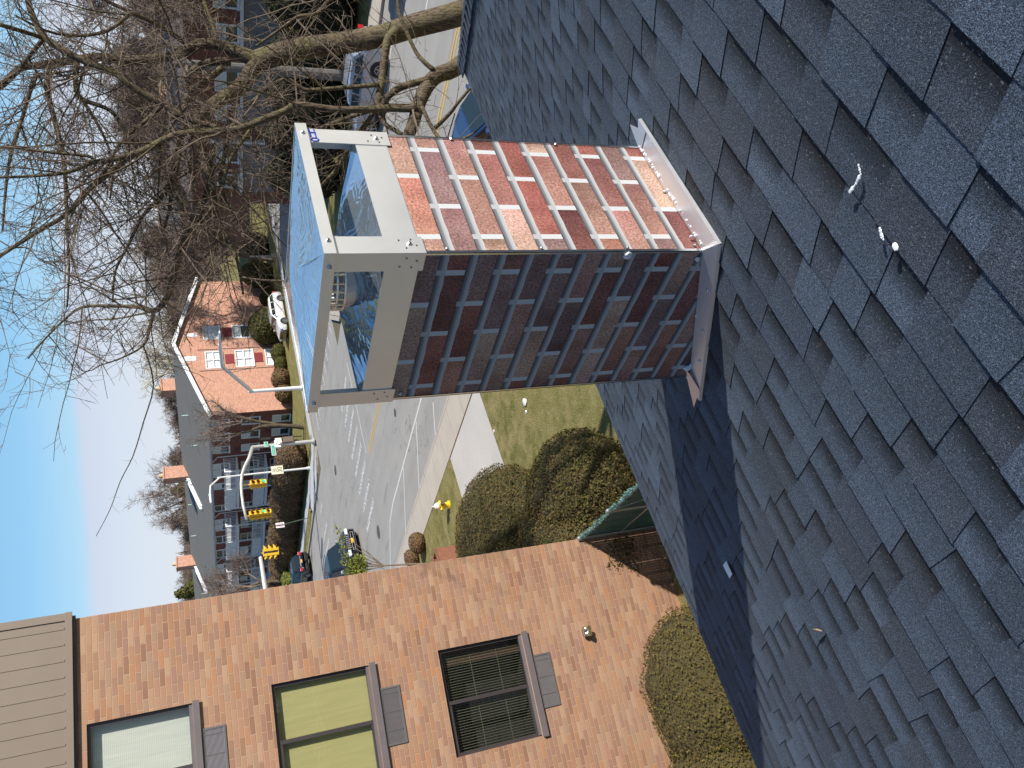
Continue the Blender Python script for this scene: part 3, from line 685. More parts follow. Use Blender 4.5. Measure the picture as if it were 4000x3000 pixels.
c = mixc(nt, mth(nt, 'MULTIPLY', ramp(nt, f4, [(.6, 0), (.72, 1)]), .35), c, (.10, .10, .10))
L(nt, c, b.inputs['Base Color']); b.inputs['Roughness'].default_value = .85; bump(nt, b, f3, .006)
M['asphalt'] = m
def concrete(name, a, sc=1.2, slab=1.5, ax=1):
    m, nt, b = new_mat(name); v = coord(nt); s = nt.nodes.new('ShaderNodeSeparateXYZ'); L(nt, v, s.inputs[0])
    c = mixc(nt, noisef(nt, v, sc, 5, .6), [x*.8 for x in a], [x*1.12 for x in a]); c = mixc(nt, .3, c, ramp(nt, noisef(nt, v, 30, 3, .7), [(.3, .7), (.7, 1.2)]), 'MULTIPLY')
    j = mth(nt, 'FRACT', mth(nt, 'DIVIDE', s.outputs[ax], slab)); c = mixc(nt, ramp(nt, j, [(.0, 1), (.012, 0)], 'CONSTANT'), c, [x*.5 for x in a])
    L(nt, c, b.inputs['Base Color']); b.inputs['Roughness'].default_value = .85; return m
M['walk'] = concrete('sidewalk_concrete', (.46, .41, .345)); M['drive'] = concrete('driveway_concrete', (.50, .475, .44), .6, 50); M['kerb'] = concrete('kerb_stone', (.42, .38, .33), 2, 3)
M['walkw'] = concrete('pale_concrete', (.50, .50, .50), 1, 1.5)
m, nt, b = new_mat('terrain'); v = coord(nt); c = mixc(nt, noisef(nt, v, .05, 5), (.09, .085, .04), (.16, .13, .08)); L(nt, c, b.inputs['Base Color']); b.inputs['Roughness'].default_value = 1
M['terrain'] = m
sheet('ground', [(-900, -300), (1500, -300), (1500, 1500), (-900, 1500)], -.02, M['terrain'])
XN, XF = 16.62, 32.75          # road edges
SY0, SY1 = 37.4, 51.0          # side street edges
sheet('road', [(XN, -120), (XF, -120), (XF, 600), (XN, 600)], -.004, M['asphalt'])
sheet('side_street', [(XF, SY0), (400, SY0), (400, SY1), (XF, SY1)], -.008, M['asphalt'])
lz_ = .10
def lawn(name, poly, z=lz_):      # turf a kerb's height above the road
    mb = MB(); n = len(poly); t = [mb.P((x, y, z)) for x, y in poly]; mb.face(t); bt = [mb.P((x, y, -.02)) for x, y in poly]
    for i in range(n): mb.face((t[i], bt[i], bt[(i+1)%n], t[(i+1)%n]))
    return kind(mb.build(name, M['lawn']), 'structure')
lawn('lawn', [(-60, -80), (15.02, -80), (15.02, 19.25), (-60, 19.25)])
lawn('verge', [(-60, 23.6), (15.02, 23.6), (15.02, 160), (-60, 160)])
def slab(name, poly, z0, z1, mt):
    mb = MB(); n = len(poly); t = [mb.P((x, y, z1)) for x, y in poly]; mb.face(t); bt = [mb.P((x, y, z0)) for x, y in poly]
    for i in range(n): mb.face((t[i], bt[i], bt[(i+1)%n], t[(i+1)%n]))
    return kind(mb.build(name, mt), 'structure')
slab('driveway', [(-40, 19.27), (15.0, 19.27), (15.0, 23.58), (-40, 23.58)], -.02, .085, M['drive'])
slab('sidewalk', [(15.04, -120), (16.45, -120), (16.45, 300), (15.04, 300)], -.02, .11, M['walk'])
slab('kerb', [(16.452, -120), (16.61, -120), (16.61, 300), (16.452, 300)], -.02, .115, M['kerb'])
def arc(cx, cy, r, a0, a1, n=8): return [(cx+r*math.cos(R(a0+(a1-a0)*i/n)), cy+r*math.sin(R(a0+(a1-a0)*i/n))) for i in range(n+1)]
# far side, beyond the side street: kerb, corner, walk, turf
k_in = arc(XF+3.2, SY1+3.2, 3.2, 180, 270); k_out = arc(XF+3.2, SY1+3.2, 3.0, 180, 270)
slab('far_kerb', [(XF, 400)]+k_in+[(300, SY1)]+[(300, SY1+.17)]+k_out[::-1]+[(XF+.17, 400)], -.02, .12, M['kerb'])
slab('far_sidewalk', [(XF+.18, 57.5)]+k_out+[(300, SY1+.18), (300, SY1+1.6), (36.2, SY1+1.6), (35.6, 53.2), (35.9, 400), (34.4, 400), (34.4, 58.5)], -.02, .125, M['walkw'])
lawn('far_verge', [(XF+.18, 58), (34.35, 59.4), (34.35, 400), (XF+.18, 400)])
lawn('far_lawn', [(36.25, SY1+1.65), (300, SY1+1.65), (300, 400), (35.95, 400), (35.95, 53.4)])
# far side, before the side street
slab('far_kerb', [(XF, -120), (XF+.17, -120), (XF+.17, 35), (35.2, SY0-.17), (300, SY0-.17), (300, SY0), (35, SY0), (XF, 35.2)], -.02, .12, M['kerb'])
slab('far_sidewalk', [(XF+.18, -120), (34.6, -120), (34.6, 34), (36, 35.9), (300, 35.9), (300, SY0-.18), (35.25, SY0-.18), (XF+.18, 34.95)], -.02, .11, M['walk'])
lawn('far_lawn', [(34.65, -120), (300, -120), (300, 35.85), (36.05, 35.85), (34.65, 33.9)])
# cross walk on the far lawn seen beyond the side street
slab('garden_path', [(44, 74), (46, 74), (46, 76), (44, 76)], .1, .11, M['walkw'])
# painted markings: each colour on one plane 4 mm above the asphalt
M['paint_w'] = mat('road_paint_white', (.66, .66, .64), .7, var=.18, sc=3, var2=.25); M['paint_y'] = mat('road_paint_yellow', (.62, .40, .10), .7, var=.15, sc=3, var2=.2)
m, nt, b = new_mat('worn_paint'); v = coord(nt); c = mixc(nt, ramp(nt, noisef(nt, v, 6, 5, .75), [(.44, 0), (.54, 1)]), (.20, .195, .19), (.62, .62, .60)); L(nt, c, b.inputs['Base Color']); b.inputs['Roughness'].default_value = .8; M['paint_worn'] = m
def line(mb, a, b_, w, z=.0):
    a, b_ = Vector((*a, 0)), Vector((*b_, 0)); n = (b_-a).normalized().cross(Vector((0, 0, 1)))*w*.5
    q = [a-n, b_-n, b_+n, a+n]; mb.quad(*[(p.x, p.y, z) for p in q])
mb = MB(); line(mb, (18.95, -100), (18.95, 33.2), .12); line(mb, (18.95, 33.2), (18.7, 34.6), .12); line(mb, (18.7, 34.6), (16.9, 37.0), .12)
for a_, b_ in (((17.8, 23.9), (16.7, 24.8)), ((18.85, 26.5), (16.7, 28.6)), ((18.85, 30.0), (16.7, 32.3)), ((18.85, 17), (16.7, 17.02)), ((18.85, 10.5), (16.7, 10.52))): line(mb, a_, b_, .10)
line(mb, (27.1, -60), (27.1, -40), .12)
for k in range(-9, 4): line(mb, (27.1, k*9+2), (27.1, k*9+5), .12)
line(mb, (30.7, -100), (30.7, 31), .12)
for k in range(7, 30): line(mb, (28.0, 53+(k-7)*11+6), (28.0, 53+(k-7)*11+9), .12)
line(mb, (19.0, 58), (19.0, 300), .12); line(mb, (23.9, 36.2), (30.2, 36.0), .10)
kind(mb.build('lane_markings', M['paint_w'], loc=(0, 0, .001)), 'structure')
mb = MB()
for i in range(2, 10): line(mb, (19.0+1.21*i, 36.9), (18.85+1.21*i, 40.0), .34)
for x_, y0_, y1_ in ((31.1, 53.2, 54.6), (29.1, 52.6, 55.4), (28.0, 52.9, 56.2), (26.9, 53.0, 56), (25.6, 53, 56), (24.4, 53, 56)): line(mb, (x_, y0_), (x_, y1_), .30)
for i in range(9): line(mb, (34.6, 38.4+i*1.3), (37.6, 38.4+i*1.3), .3)
kind(mb.build('crosswalk', M['paint_worn'], loc=(0, 0, .002)), 'structure')
mb = MB(); line(mb, (23.42, -100), (23.42, 35.6), .11); line(mb, (23.67, -100), (23.67, 35.6), .11); line(mb, (23.4, 57.5), (23.4, 300), .11); line(mb, (23.65, 57.5), (23.65, 300), .11)
line(mb, (39.0, 44.1), (200, 44.1), .11); line(mb, (39.0, 44.35), (200, 44.35), .11)
kind(mb.build('centre_line', M['paint_y'], loc=(0, 0, .003)), 'structure')
M['iron'] = mat('cast_iron', (.10, .09, .085), .7, .3)
for (X_, Y_), lb in (((1478, 2078), 'round iron manhole cover by the crosswalk near the driving dark car'), ((1310, 1837), 'round iron manhole cover out in the far lanes of the road'), ((1543, 1612), 'small round iron cover in the lane this side of the yellow lines')):
    p = G(X_, Y_); mb = MB(); mb.tube([(0, 0, -.01), (0, 0, .006)], .36 if Y_ != 1612 else .2, 24); mb.tube([(0, 0, .005), (0, 0, .009)], .28 if Y_ != 1612 else .15, 20)
    tag(mb.build('manhole_cover', M['iron'], loc=(p.x, p.y, 0)), lb, 'manhole')
# white scraps on the lawn
for i, (X_, Y_) in enumerate([(2053, 1570), (1932, 1684), (2363, 1723), (2058, 1608)]):
    p = G(X_, Y_, .1); mb = MB(); rg = random.Random(i)
    mb.ball((0, 0, .02), .05 if i != 0 else .11, sz=.45, nu=8, nv=5, f=lambda d: 1+.5*noise.noise(d*2+Vector((i, 0, 0)))); 
    tag(mb.build('litter', M['white'], loc=p), ['largest white scrap on the lawn between chimney and hedge', 'round white scrap at the edge of the pale driveway', 'small white scrap on the lawn beside the round hedge by the roof edge', 'small white scrap just beside the largest scrap on the lawn'][i], 'litter')
# distant hills
mb = MB(); nx = 60
for i in range(nx):
    def hp(i, j):
        a_ = R(-70+200*i/nx); d = (170, 430, 900)[j]; h = (0, 7.5+0*noise.noise(Vector((i*.21, 0, 0))), 24+8*noise.noise(Vector((i*.17, 3, 0))))[j]
        return (d*math.sin(a_), d*math.cos(a_), h-.5)
    for j in range(2): mb.quad(hp(i, j), hp(i+1, j), hp(i+1, j+1), hp(i, j+1))
kind(mb.build('hills', mat('wooded_hill', (.13, .105, .085), 1, var=.4, sc=.03)), 'structure')
# ================================================================ street furniture, plants near by
def hedge_mat(name, a, b_, c_):
    m, nt, b = new_mat(name); at = nt.nodes.new('ShaderNodeVertexColor'); at.layer_name = 'Col'; v = coord(nt)
    c = mixc(nt, noisef(nt, v, 1.3, 3), a, b_); c = mixc(nt, ramp(nt, noisef(nt, v, 3.1, 3), [(.5, 0), (.7, 1)]), c, c_)
    c = mixc(nt, 1, c, at.outputs[0], 'MULTIPLY'); L(nt, c, b.inputs['Base Color']); b.inputs['Roughness'].default_value = .8; b.inputs['Specular IOR Level'].default_value = .2
    return m
M['yew'] = hedge_mat('yew_leaf', (.085, .07, .024), (.12, .088, .034), (.085, .09, .026))
M['yew_b'] = hedge_mat('yew_brown_leaf', (.085, .074, .022), (.125, .09, .032), (.11, .095, .024))
M['brownhedge'] = hedge_mat('winter_hedge_leaf', (.15, .095, .055), (.19, .12, .08), (.16, .13, .05))
M['dkgreen'] = hedge_mat('arborvitae_leaf', (.016, .022, .010), (.03, .035, .014), (.06, .055, .02))
M['yellowgreen'] = hedge_mat('conifer_leaf', (.16, .19, .035), (.24, .25, .06), (.10, .13, .03))
M['olive'] = hedge_mat('olive_shrub_leaf', (.07, .075, .022), (.10, .10, .03), (.12, .10, .04))
M['deep'] = mat('hedge_core', (.03, .024, .012), 1)
M['bark'] = mat('bark', (.19, .155, .115), .9, var=.35, sc=9, bmp=.02, bsc=25)
def foliage(name, label, cat_, base, lobes, mt, n, leaf=.03, group=None, seed=1, core=True, flat=0, rot=0, stem=None):
    """lobes: (x, y, z, rx, ry, rz) ellipsoids relative to base; many small leaves on and just under their skin"""
    t = thing(name, label, cat_, base, rot, group) if label else None
    rg = random.Random(seed); tot = sum(l[3]*l[4]+l[4]*l[5]+l[3]*l[5] for l in lobes)
    mb = MB()
    def rad(l, d): return 1+.07*noise.noise(d*1.7+Vector(l[:3]))+.05*noise.noise(d*5+Vector(l[:3]))
    def inside(p, skip):
        for i, l in enumerate(lobes):
            if i == skip: continue
            q = Vector(((p.x-l[0])/l[3], (p.y-l[1])/l[4], (p.z-l[2])/l[5]))
            if q.length < .9: return True
        return False
    for li, l in enumerate(lobes):
        k = int(n*(l[3]*l[4]+l[4]*l[5]+l[3]*l[5])/tot)
        for _ in range(k):
            d = Vector((rg.gauss(0, 1), rg.gauss(0, 1), rg.gauss(0, 1)))
            if d.length < .01: continue
            d.normalize(); r = rad(l, d)*(1-abs(rg.gauss(0, .035)))+.02*noise.noise(d*14)
            p = Vector((l[0]+d.x*l[3]*r, l[1]+d.y*l[4]*r, l[2]+d.z*l[5]*r))
            if p.z < 0.02 or inside(p, li): continue
            nn = Vector((d.x/l[3], d.y/l[4], d.z/l[5])).normalized(); nn = (nn+Vector((rg.gauss(0, .5), rg.gauss(0, .5), rg.gauss(0, .5)))).normalized()
            a_ = nn.orthogonal().normalized(); a_.rotate(Matrix.Rotation(rg.random()*6.28, 3, nn)); b2 = nn.cross(a_)
            s_ = leaf*rg.uniform(.6, 1.5); q = rg.uniform(.6, 1.35); qq = (q*rg.uniform(.9, 1.15), q, q*rg.uniform(.7, 1.1))
            mb.quad(p-a_*s_*.5, p+b2*s_*.4, p+a_*s_*.8+nn*s_*.3, p-b2*s_*.4, qq)
    o1 = mb.build('foliage', mt, t)
    if core:
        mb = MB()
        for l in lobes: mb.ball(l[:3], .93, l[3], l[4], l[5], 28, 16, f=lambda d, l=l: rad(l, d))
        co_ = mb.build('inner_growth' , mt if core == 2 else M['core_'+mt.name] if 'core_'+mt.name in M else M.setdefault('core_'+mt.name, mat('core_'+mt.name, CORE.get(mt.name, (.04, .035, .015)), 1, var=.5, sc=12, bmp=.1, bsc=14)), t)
    if stem:
        mb = MB(); mb.tube([(0, 0, 0), (0, 0, stem)], [.05, .03], 6); mb.build('stem', M['bark'], t)
    return t
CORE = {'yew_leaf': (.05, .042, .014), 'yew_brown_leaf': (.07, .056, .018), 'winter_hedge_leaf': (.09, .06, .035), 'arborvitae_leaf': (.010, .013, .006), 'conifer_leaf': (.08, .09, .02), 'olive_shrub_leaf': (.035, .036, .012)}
# hedge below the tan wall: clipped long mound
hb = G(2684, 2391)
hx, hy = du, Vector((-dn_.x, -dn_.y, 0))
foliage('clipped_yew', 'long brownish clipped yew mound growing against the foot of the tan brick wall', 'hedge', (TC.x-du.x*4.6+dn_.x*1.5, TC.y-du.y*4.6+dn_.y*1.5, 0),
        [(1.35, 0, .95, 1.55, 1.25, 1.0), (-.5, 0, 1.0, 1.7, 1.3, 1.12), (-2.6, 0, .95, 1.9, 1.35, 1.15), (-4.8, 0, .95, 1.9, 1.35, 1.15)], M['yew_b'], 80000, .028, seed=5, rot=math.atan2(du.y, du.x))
# two big rounded yews past the gate
gA = G(2276, 2102, 1.8)
y1 = G(2150, 1960, 0); y2 = G(2380, 1800, 0)
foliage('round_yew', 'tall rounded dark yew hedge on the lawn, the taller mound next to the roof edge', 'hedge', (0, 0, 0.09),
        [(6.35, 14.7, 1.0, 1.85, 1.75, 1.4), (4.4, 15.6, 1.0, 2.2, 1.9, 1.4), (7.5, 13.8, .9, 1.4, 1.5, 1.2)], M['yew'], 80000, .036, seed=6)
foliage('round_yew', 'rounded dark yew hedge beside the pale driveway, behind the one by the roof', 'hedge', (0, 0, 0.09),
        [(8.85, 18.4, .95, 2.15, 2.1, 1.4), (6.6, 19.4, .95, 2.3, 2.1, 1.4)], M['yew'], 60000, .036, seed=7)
# gate and fence: slatted chain link with garland
M['slat'] = mat('green_slats', (.012, .05, .045), .6, var=.3, sc=12); M['pipe'] = mat('fence_pipe', (.42, .43, .44), .4, .6)
M['garland'] = mat('garland_tinsel', (.22, .42, .38), .6, var=.5, sc=30)
ga = G(2276, 2102, 1.8); gb = G(2490, 1900, 1.8); gd = (gb-ga); gd.z = 0; gd.normalize(); gl = 4.2
ft = thing('slatted_fence', 'green slatted chain-link fence with silvery garland running from the tan wall corner towards our roof', 'fence', (ga.x, ga.y, 0), math.atan2(gd.y, gd.x))
mb = MB()
mb.tube([(0.04, 0, 1.8), (gl, 0, 1.8)], .024, 10); mb.tube([(.04, 0, .98), (gl, 0, .98)], .018, 8); mb.tube([(.04, 0, .12), (gl, 0, .12)], .018, 8); mb.tube([(1.5, .0, 1.8), (2.6, 0, .12)], .012, 6); mb.build('rail', M['pipe'], ft)
for x_ in (.02, 1.45, 2.9, gl): mb = MB(); mb.tube([(x_, 0, 0), (x_, 0, 1.88)], .036, 10); mb.ball((x_, 0, 1.88), .042, nu=10, nv=6); mb.build('post', M['pipe'], ft)
mb = MB(); k = .06
while k < gl: mb.box(k, k+.058, -.006+.004*(int(k*33) % 2), -.002+.004*(int(k*33) % 2), .1, 1.77, (1, 1, 1)); k += .066
mb.build('slat_panel', M['slat'], ft)
mb = MB(); rg = random.Random(2)
for _ in range(1500):
    x_ = rg.uniform(0.05, gl-.05); p = Vector((x_, .0, 1.82+.03*math.sin(x_*9))); d = Vector((rg.gauss(0, .5), rg.gauss(0, 1), rg.gauss(.2, 1))).normalized()*rg.uniform(.04, .09); w = d.orthogonal().normalized()*.006
    mb.quad(p-w, p+d*.5-w*1.5, p+d, p+d*.5+w*1.5)
mb.build('garland', M['garland'], ft)
# fence wire return along the wall: pole lying on wall corner
mb = MB(); mb.tube([(-.0, 0, 1.83), (-.0, 0, 1.9)], .05, 10); mb.build('post_cap', M['pipe'], ft)
# fire hydrant
M['hyd'] = mat('hydrant_yellow', (.80, .56, .02), .45, var=.1); M['hydw'] = mat('hydrant_white', (.78, .78, .76), .5)
p = G(1755, 1971, .1); hy_ = thing('fire_hydrant', 'yellow fire hydrant with white bonnet standing on the grass by the sidewalk', 'hydrant', p); hy_.scale = (.9, .9, .86)
mb = MB(); mb.tube([(0,0,0), (0,0,.05), (0,0,.051), (0,0,.46), (0,0,.47), (0,0,.5)], [.17, .17, .115, .115, .155, .155], 20); mb.build('barrel', M['hyd'], hy_)
mb = MB(); mb.tube([(0,0,.5), (0,0,.53), (0,0,.62), (0,0,.68), (0,0,.70)], [.15, .145, .11, .05, .03], 20); mb.tube([(0,0,.70), (0,0,.76)], .025, 5); mb.build('bonnet', M['hydw'], hy_)
for d in ((1, 0), (-1, 0)): mb = MB(); mb.tube([(0, 0, .38), (d[0]*.19, d[1]*.19, .38), (d[0]*.195, 0, .38), (d[0]*.21, 0, .38)], [.055, .055, .065, .065], 12); mb.build('outlet', M['hyd'], hy_)
mb = MB(); mb.tube([(0, 0, .34), (0, -.2, .34), (0, -.205, .34), (0, -.23, .34)], [.075, .075, .085, .085], 14); mb.build('pumper_outlet', M['iron'], hy_)
# low brown shrubs by the sidewalk
foliage('low_shrub', 'low brown shrub on the grass strip by the sidewalk, the nearer of the pair', 'shrub', G(1655, 2117, .1), [(0, 0, .28, .45, .42, .34)], M['brownhedge'], 2600, .05, seed=11, group='low brown shrubs by the sidewalk')
foliage('low_shrub', 'low brown shrub on the grass strip close to the tan block corner', 'shrub', G(1632, 2176, .1), [(0, 0, .26, .40, .36, .32)], M['brownhedge'], 2600, .05, seed=12, group='low brown shrubs by the sidewalk')
# rust brown bench-like planter by the tan block
M['rust'] = mat('rust_wood', (.21, .085, .05), .7, var=.3, sc=8)
pb = G(1790, 2172, .1); bn = thing('planter_box', 'rust brown wooden planter box on the grass beside the tan block', 'planter', (pb.x-.4, pb.y, .1), R(14))
mb = MB(); mb.box(-.75, .75, -.28, -.24, 0, .8); mb.box(-.75, .75, .24, .28, 0, .8); mb.box(-.75, -.71, -.24, .24, 0, .8); mb.box(.71, .75, -.24, .24, 0, .8); mb.build('side_boards', M['rust'], bn)
mb = MB(); mb.box(-.71, .71, -.24, .24, 0, .45); mb.build('soil_fill', M['soil'], bn)
mb = MB(); mb.box(-.8, .8, -.32, -.2, .8, .84); mb.box(-.8, .8, .2, .32, .8, .84); mb.build('rim', M['rust'], bn)
# ---------------------------------------------------------------- poles and signals
M['sigyel'] = mat('signal_yellow', (.85, .50, .03), .4, var=.06); M['pole'] = mat('pole_grey', (.50, .49, .46), .5, .3, var=.12, sc=3); M['polew'] = mat('pole_white', (.74, .74, .73), .5, .1, var=.05)
def emis(name, col, s):
    m, nt, b = new_mat(name); b.inputs['Base Color'].default_value = (*[c*.3 for c in col], 1); b.inputs['Emission Color'].default_value = (*col, 1); b.inputs['Emission Strength'].default_value = s; return m
M['green_on'] = emis('green_light_on', (.02, .75, .35), 1.2); M['lens_r'] = mat('dark_red_lens', (.10, .01, .01), .3); M['lens_y'] = mat('dark_amber_lens', (.12, .06, .01), .3); M['lens_g'] = mat('dark_green_lens', (.01, .05, .04), .3)
M['sgreen'] = mat('street_sign_green', (.02, .32, .20), .5, var=.05); M['cream'] = mat('sign_cream', (.68, .64, .48), .6, var=.05); M['ink_k'] = mat('sign_black', (.02, .02, .02), .6); M['ink_r'] = mat('sign_red', (.6, .05, .06), .6)
def signal(parent_loc, rz, label, n=3, lit=None, back2=True, group='traffic signal heads'):
    """hangs down from z=0; faces local -y; a second set of heads faces the other way"""
    t = thing('traffic_signal', label, 'traffic light', parent_loc, rz, group)
    mb = MB(); mb.tube([(0, 0, .1), (0, 0, .0)], .035, 8); mb.box(-.16, .16, -.27, .27, -.07, -.02); mb.box(-.16, .16, -.27, .27, -n*.35-.09, -n*.35-.05); mb.build('bracket', M['sigyel'], t)
    for sgn in ((-1, 1) if back2 else (-1,)):
        mb = MB()
        for k in range(n): mb.box(-.17, .17, *sorted((sgn*.08, sgn*.26)), -.07-(k+1)*.345, -.075-k*.345)
        hd = mb.build('housing', M['sigyel'], t, bevel=.012)
        for k in range(n):
            zc = -.07-(k+.5)*.345; mb = MB(); mb.tube([(0, sgn*.262, zc), (0, sgn*.268, zc)], .14, 18)
            on = (lit == k and sgn == -1); nm = 'lens'
            mb.build(nm, M['green_on'] if on else (M['lens_r'], M['lens_y'], M['lens_g'], M['lens_g'])[min(k, 3)], hd)
            mb = MB(); N = 14
            for i in range(N):
                a0, a1 = math.pi*(-.08+1.16*i/N), math.pi*(-.08+1.16*(i+1)/N)
                f = lambda a, y, r=.155: (r*math.cos(a), sgn*y, zc+r*math.sin(a))
                l0 = .30*(.35+.65*max(0, math.sin(a0))); l1 = .30*(.35+.65*max(0, math.sin(a1)))
                mb.quad(f(a0, .26), f(a1, .26), f(a1, .26+l1), f(a0, .26+l0)); mb.quad(f(a0, .26, .148), f(a0, .26+l0, .148), f(a1, .26+l1, .148), f(a1, .26, .148))
            mb.build('visor', M['sigyel'], hd)
    return t
# far corner pole with arched mast arm
bp = G(1227, 1724, .12); yp = bp.y
tp_ = thing('traffic_signal_pole', 'grey traffic signal pole on the far corner with an arched mast arm', 'pole', bp)
el = PY(986, 1742, yp)
h_el = el.z-.12
mb = MB(); mb.tube([(0, 0, 0), (0, 0, .12)], .26, 14); mb.tube([(0, 0, .1), (0, 0, h_el)], [.155, .125], 14); mb.ball((0, 0, h_el), .13, nu=12, nv=8); mb.build('post', M['pole'], tp_)
arm = [PY(*q, yp)-bp for q in ((986, 1746), (973, 1790), (955, 1825), (945, 1855), (942, 1890), (944, 1930), (950, 1975), (963, 2030))]
arm = [Vector((a.x, 0, a.z)) for a in arm]; arm[0] = Vector((0, 0, h_el))
mb = MB(); mb.tube(arm, [.135, .13, .12, .115, .11, .105, .10, .09], 12); mb.build('mast_arm', M['pole'], tp_, smooth=True)
mb = MB(); zs_ = PY(1084, 1724, yp).z-.12
mb.box(-.12, .32, -.42, -.14, zs_-.25, zs_+.2); mb.box(-.45, -.12, -.35, -.15, zs_-.15, zs_+.15); mb.box(-.3, .3, -.2, -.05, zs_+.15, zs_+.25); mb.build('walk_signal', M['polew'], tp_)
mb = MB(); mb.box(.0, .46, -.30, -.27, zs_-1.1, zs_-.35); mb.build('notice_board', mat('sign_back_brown', (.14, .10, .075), .6), tp_)
mb = MB(); mb.box(-.25, .3, -.44, -.425, zs_-.12, zs_+.08); mb.build('walk_symbol_plate', M['cream'], tp_)
zg = PY(1048, 1730, yp).z-.12
def street_sign(x0, x1, y, z0, z1, par, side='y'):
    mb = MB(); mb.box(x0, x1, y-.012, y+.012, z0, z1); sg = mb.build('street_sign', M['white'], par)
    mb = MB(); mb.box(x0+.03, x1-.03, y-.016, y-.013, z0+.03, z1-.03); mb.build('sign_face', M['sgreen'], sg)
    mb = MB(); xx = x0+.08; zz = (z0+z1)/2
    rg = random.Random(int(abs(x0*100)))
    while xx < x1-.16:
        w = .075; mb.box(xx, xx+.018, y-.020, y-.017, zz-.06, zz+.06); mb.box(xx, xx+w*.8, y-.020, y-.017, zz+.045, zz+.062)
        if rg.random() < .6: mb.box(xx, xx+w*.8, y-.0195, y-.0165, zz-.01, zz+.008)
        xx += w+.035
    mb.build('lettering', M['white'], sg)
street_sign(-.22, .22, -.20, zg+.05, zg+.33, tp_)
street_sign(-1.05, -.16, -.20, zg-.42, zg-.12, tp_)
ah = lambda i: bp+arm[i]
def arm_at(Y):     # point under the arm at picture column Y
    q = min(range(len(arm)), key=lambda i: abs(((1746, 1790, 1825, 1855, 1890, 1930, 1975, 2030)[i])-Y)); return bp+arm[q]
a_ = arm_at(1893); 
tb1 = PY(975, 1893, yp)
s1_ = signal((tb1.x, yp, tb1.z-.0), 0, 'three-lens yellow traffic signal hanging half way along the arched arm', 3, 2)
mb = MB(); mb.tube([(0, 0, .1), (0, 0, max(.3, a_.z-tb1.z))], .03, 8); mb.build('hanger', mat('hanger_orange', (.45, .20, .08), .6), s1_)
tb2 = PY(972, 2015, yp); s2 = signal((tb2.x, yp, tb2.z), R(12), 'four-lens yellow traffic signal at the tip of the arched arm, green lit', 4, 2)
# second mast arm coming from behind the tan block
y2_ = 56.5; tip = PY(1018, 2180, y2_); rootp = PY(1036, 2300, y2_)
bx = 17.0-1.2
t2_ = thing('traffic_signal_pole', 'grey traffic signal pole half hidden behind the tan block, its arm pointing right', 'pole', (bx, y2_, .1))
k_ = (rootp.z-tip.z)/(rootp.x-tip.x)
mb = MB(); mb.tube([(0, 0, 0), (0, 0, rootp.z-.2)], [.17, .15], 14); mb.build('post', M['pole'], t2_)
mb = MB(); mb.tube([(0, 0, rootp.z-.1), (rootp.x-bx, 0, rootp.z-.1), (tip.x-bx, 0, tip.z-.1)], [.19, .17, .14], 12); mb.ball((tip.x-bx, 0, tip.z-.1), .15, nu=10, nv=6); mb.build('mast_arm', M['pole'], t2_)
tb3 = PY(1040, 2158, y2_); s3 = signal((tb3.x, y2_, tb3.z+.25), R(60), 'yellow traffic signal at the tip of the arm beside the tan block', 3, None)
# street lamp poles
def lamp(label, base, top, elbow, head, r=.11, mt='polew', hl=.55):
    t = thing('street_lamp', label, 'street lamp', base, 0)
    T, E_, H_ = [Vector(q)-Vector(base) for q in (top, elbow, head)]
    mb = MB(); mb.tube([(0, 0, 0), (0, 0, .25)], r*1.5, 10); mb.tube([(0, 0, 0), (0, 0, T.z)], [r, r*.75], 12); mb.ball((0, 0, T.z), r*.9, nu=8, nv=6); mb.build('post', M[mt], t)
    mb = MB(); mb.tube([(0, 0, T.z-.12), E_, H_], [r*.8, r*.75, r*.7], 10); mb.build('lamp_arm', M[mt], t)
    d = (H_-E_); d.z = 0; d = d.normalized() if d.length > .01 else Vector((0, -1, 0)); n = Vector((-d.y, d.x, 0))
    mb = MB(); a_ = H_-d*.1; b_ = H_+d*hl
    mb.hexa([a_-n*.1+Vector((0,0,-.07)), a_+n*.1+Vector((0,0,-.07)), b_+n*.16+Vector((0,0,-.06)), b_-n*.16+Vector((0,0,-.06)), a_-n*.07+Vector((0,0,.08)), a_+n*.07+Vector((0,0,.08)), b_+n*.08+Vector((0,0,.04)), b_-n*.08+Vector((0,0,.04))])
    mb.build('lamp_head', M[mt], t, bevel=.02); return t
b1 = G(1190, 1514, .12); t1 = PX(977, 1529, b1.x)
b1v = Vector((b1.x, b1.y, .12)); top1 = Vector((b1.x, b1.y, PY(977, 1529, b1.y).z))
lamp('white street lamp pole behind the chimney cap, arm reaching right', b1v, top1, PX(868, 1432, b1.x-.2), PX(858, 1345, b1.x-.2), .17, hl=1.3)
b2 = G(1211, 1828, .12); b2v = Vector((b2.x, b2.y, .12)); top2 = Vector((b2.x, b2.y, PY(852, 1862, b2.y).z))
sg_ = lamp('slim pale street lamp pole with the 30 speed sign and an arm curving left', b2v, top2, PY(822, 1898, b2.y), PY(820, 1935, b2.y), .085, hl=.7)
zc_ = PY(1083, 1842, b2.y).z-.12
mb = MB(); mb.box(-.32, .44, -.125, -.11, zc_-.45, zc_+.45); sg1 = mb.build('speed_sign', M['cream'], sg_, bevel=.004)
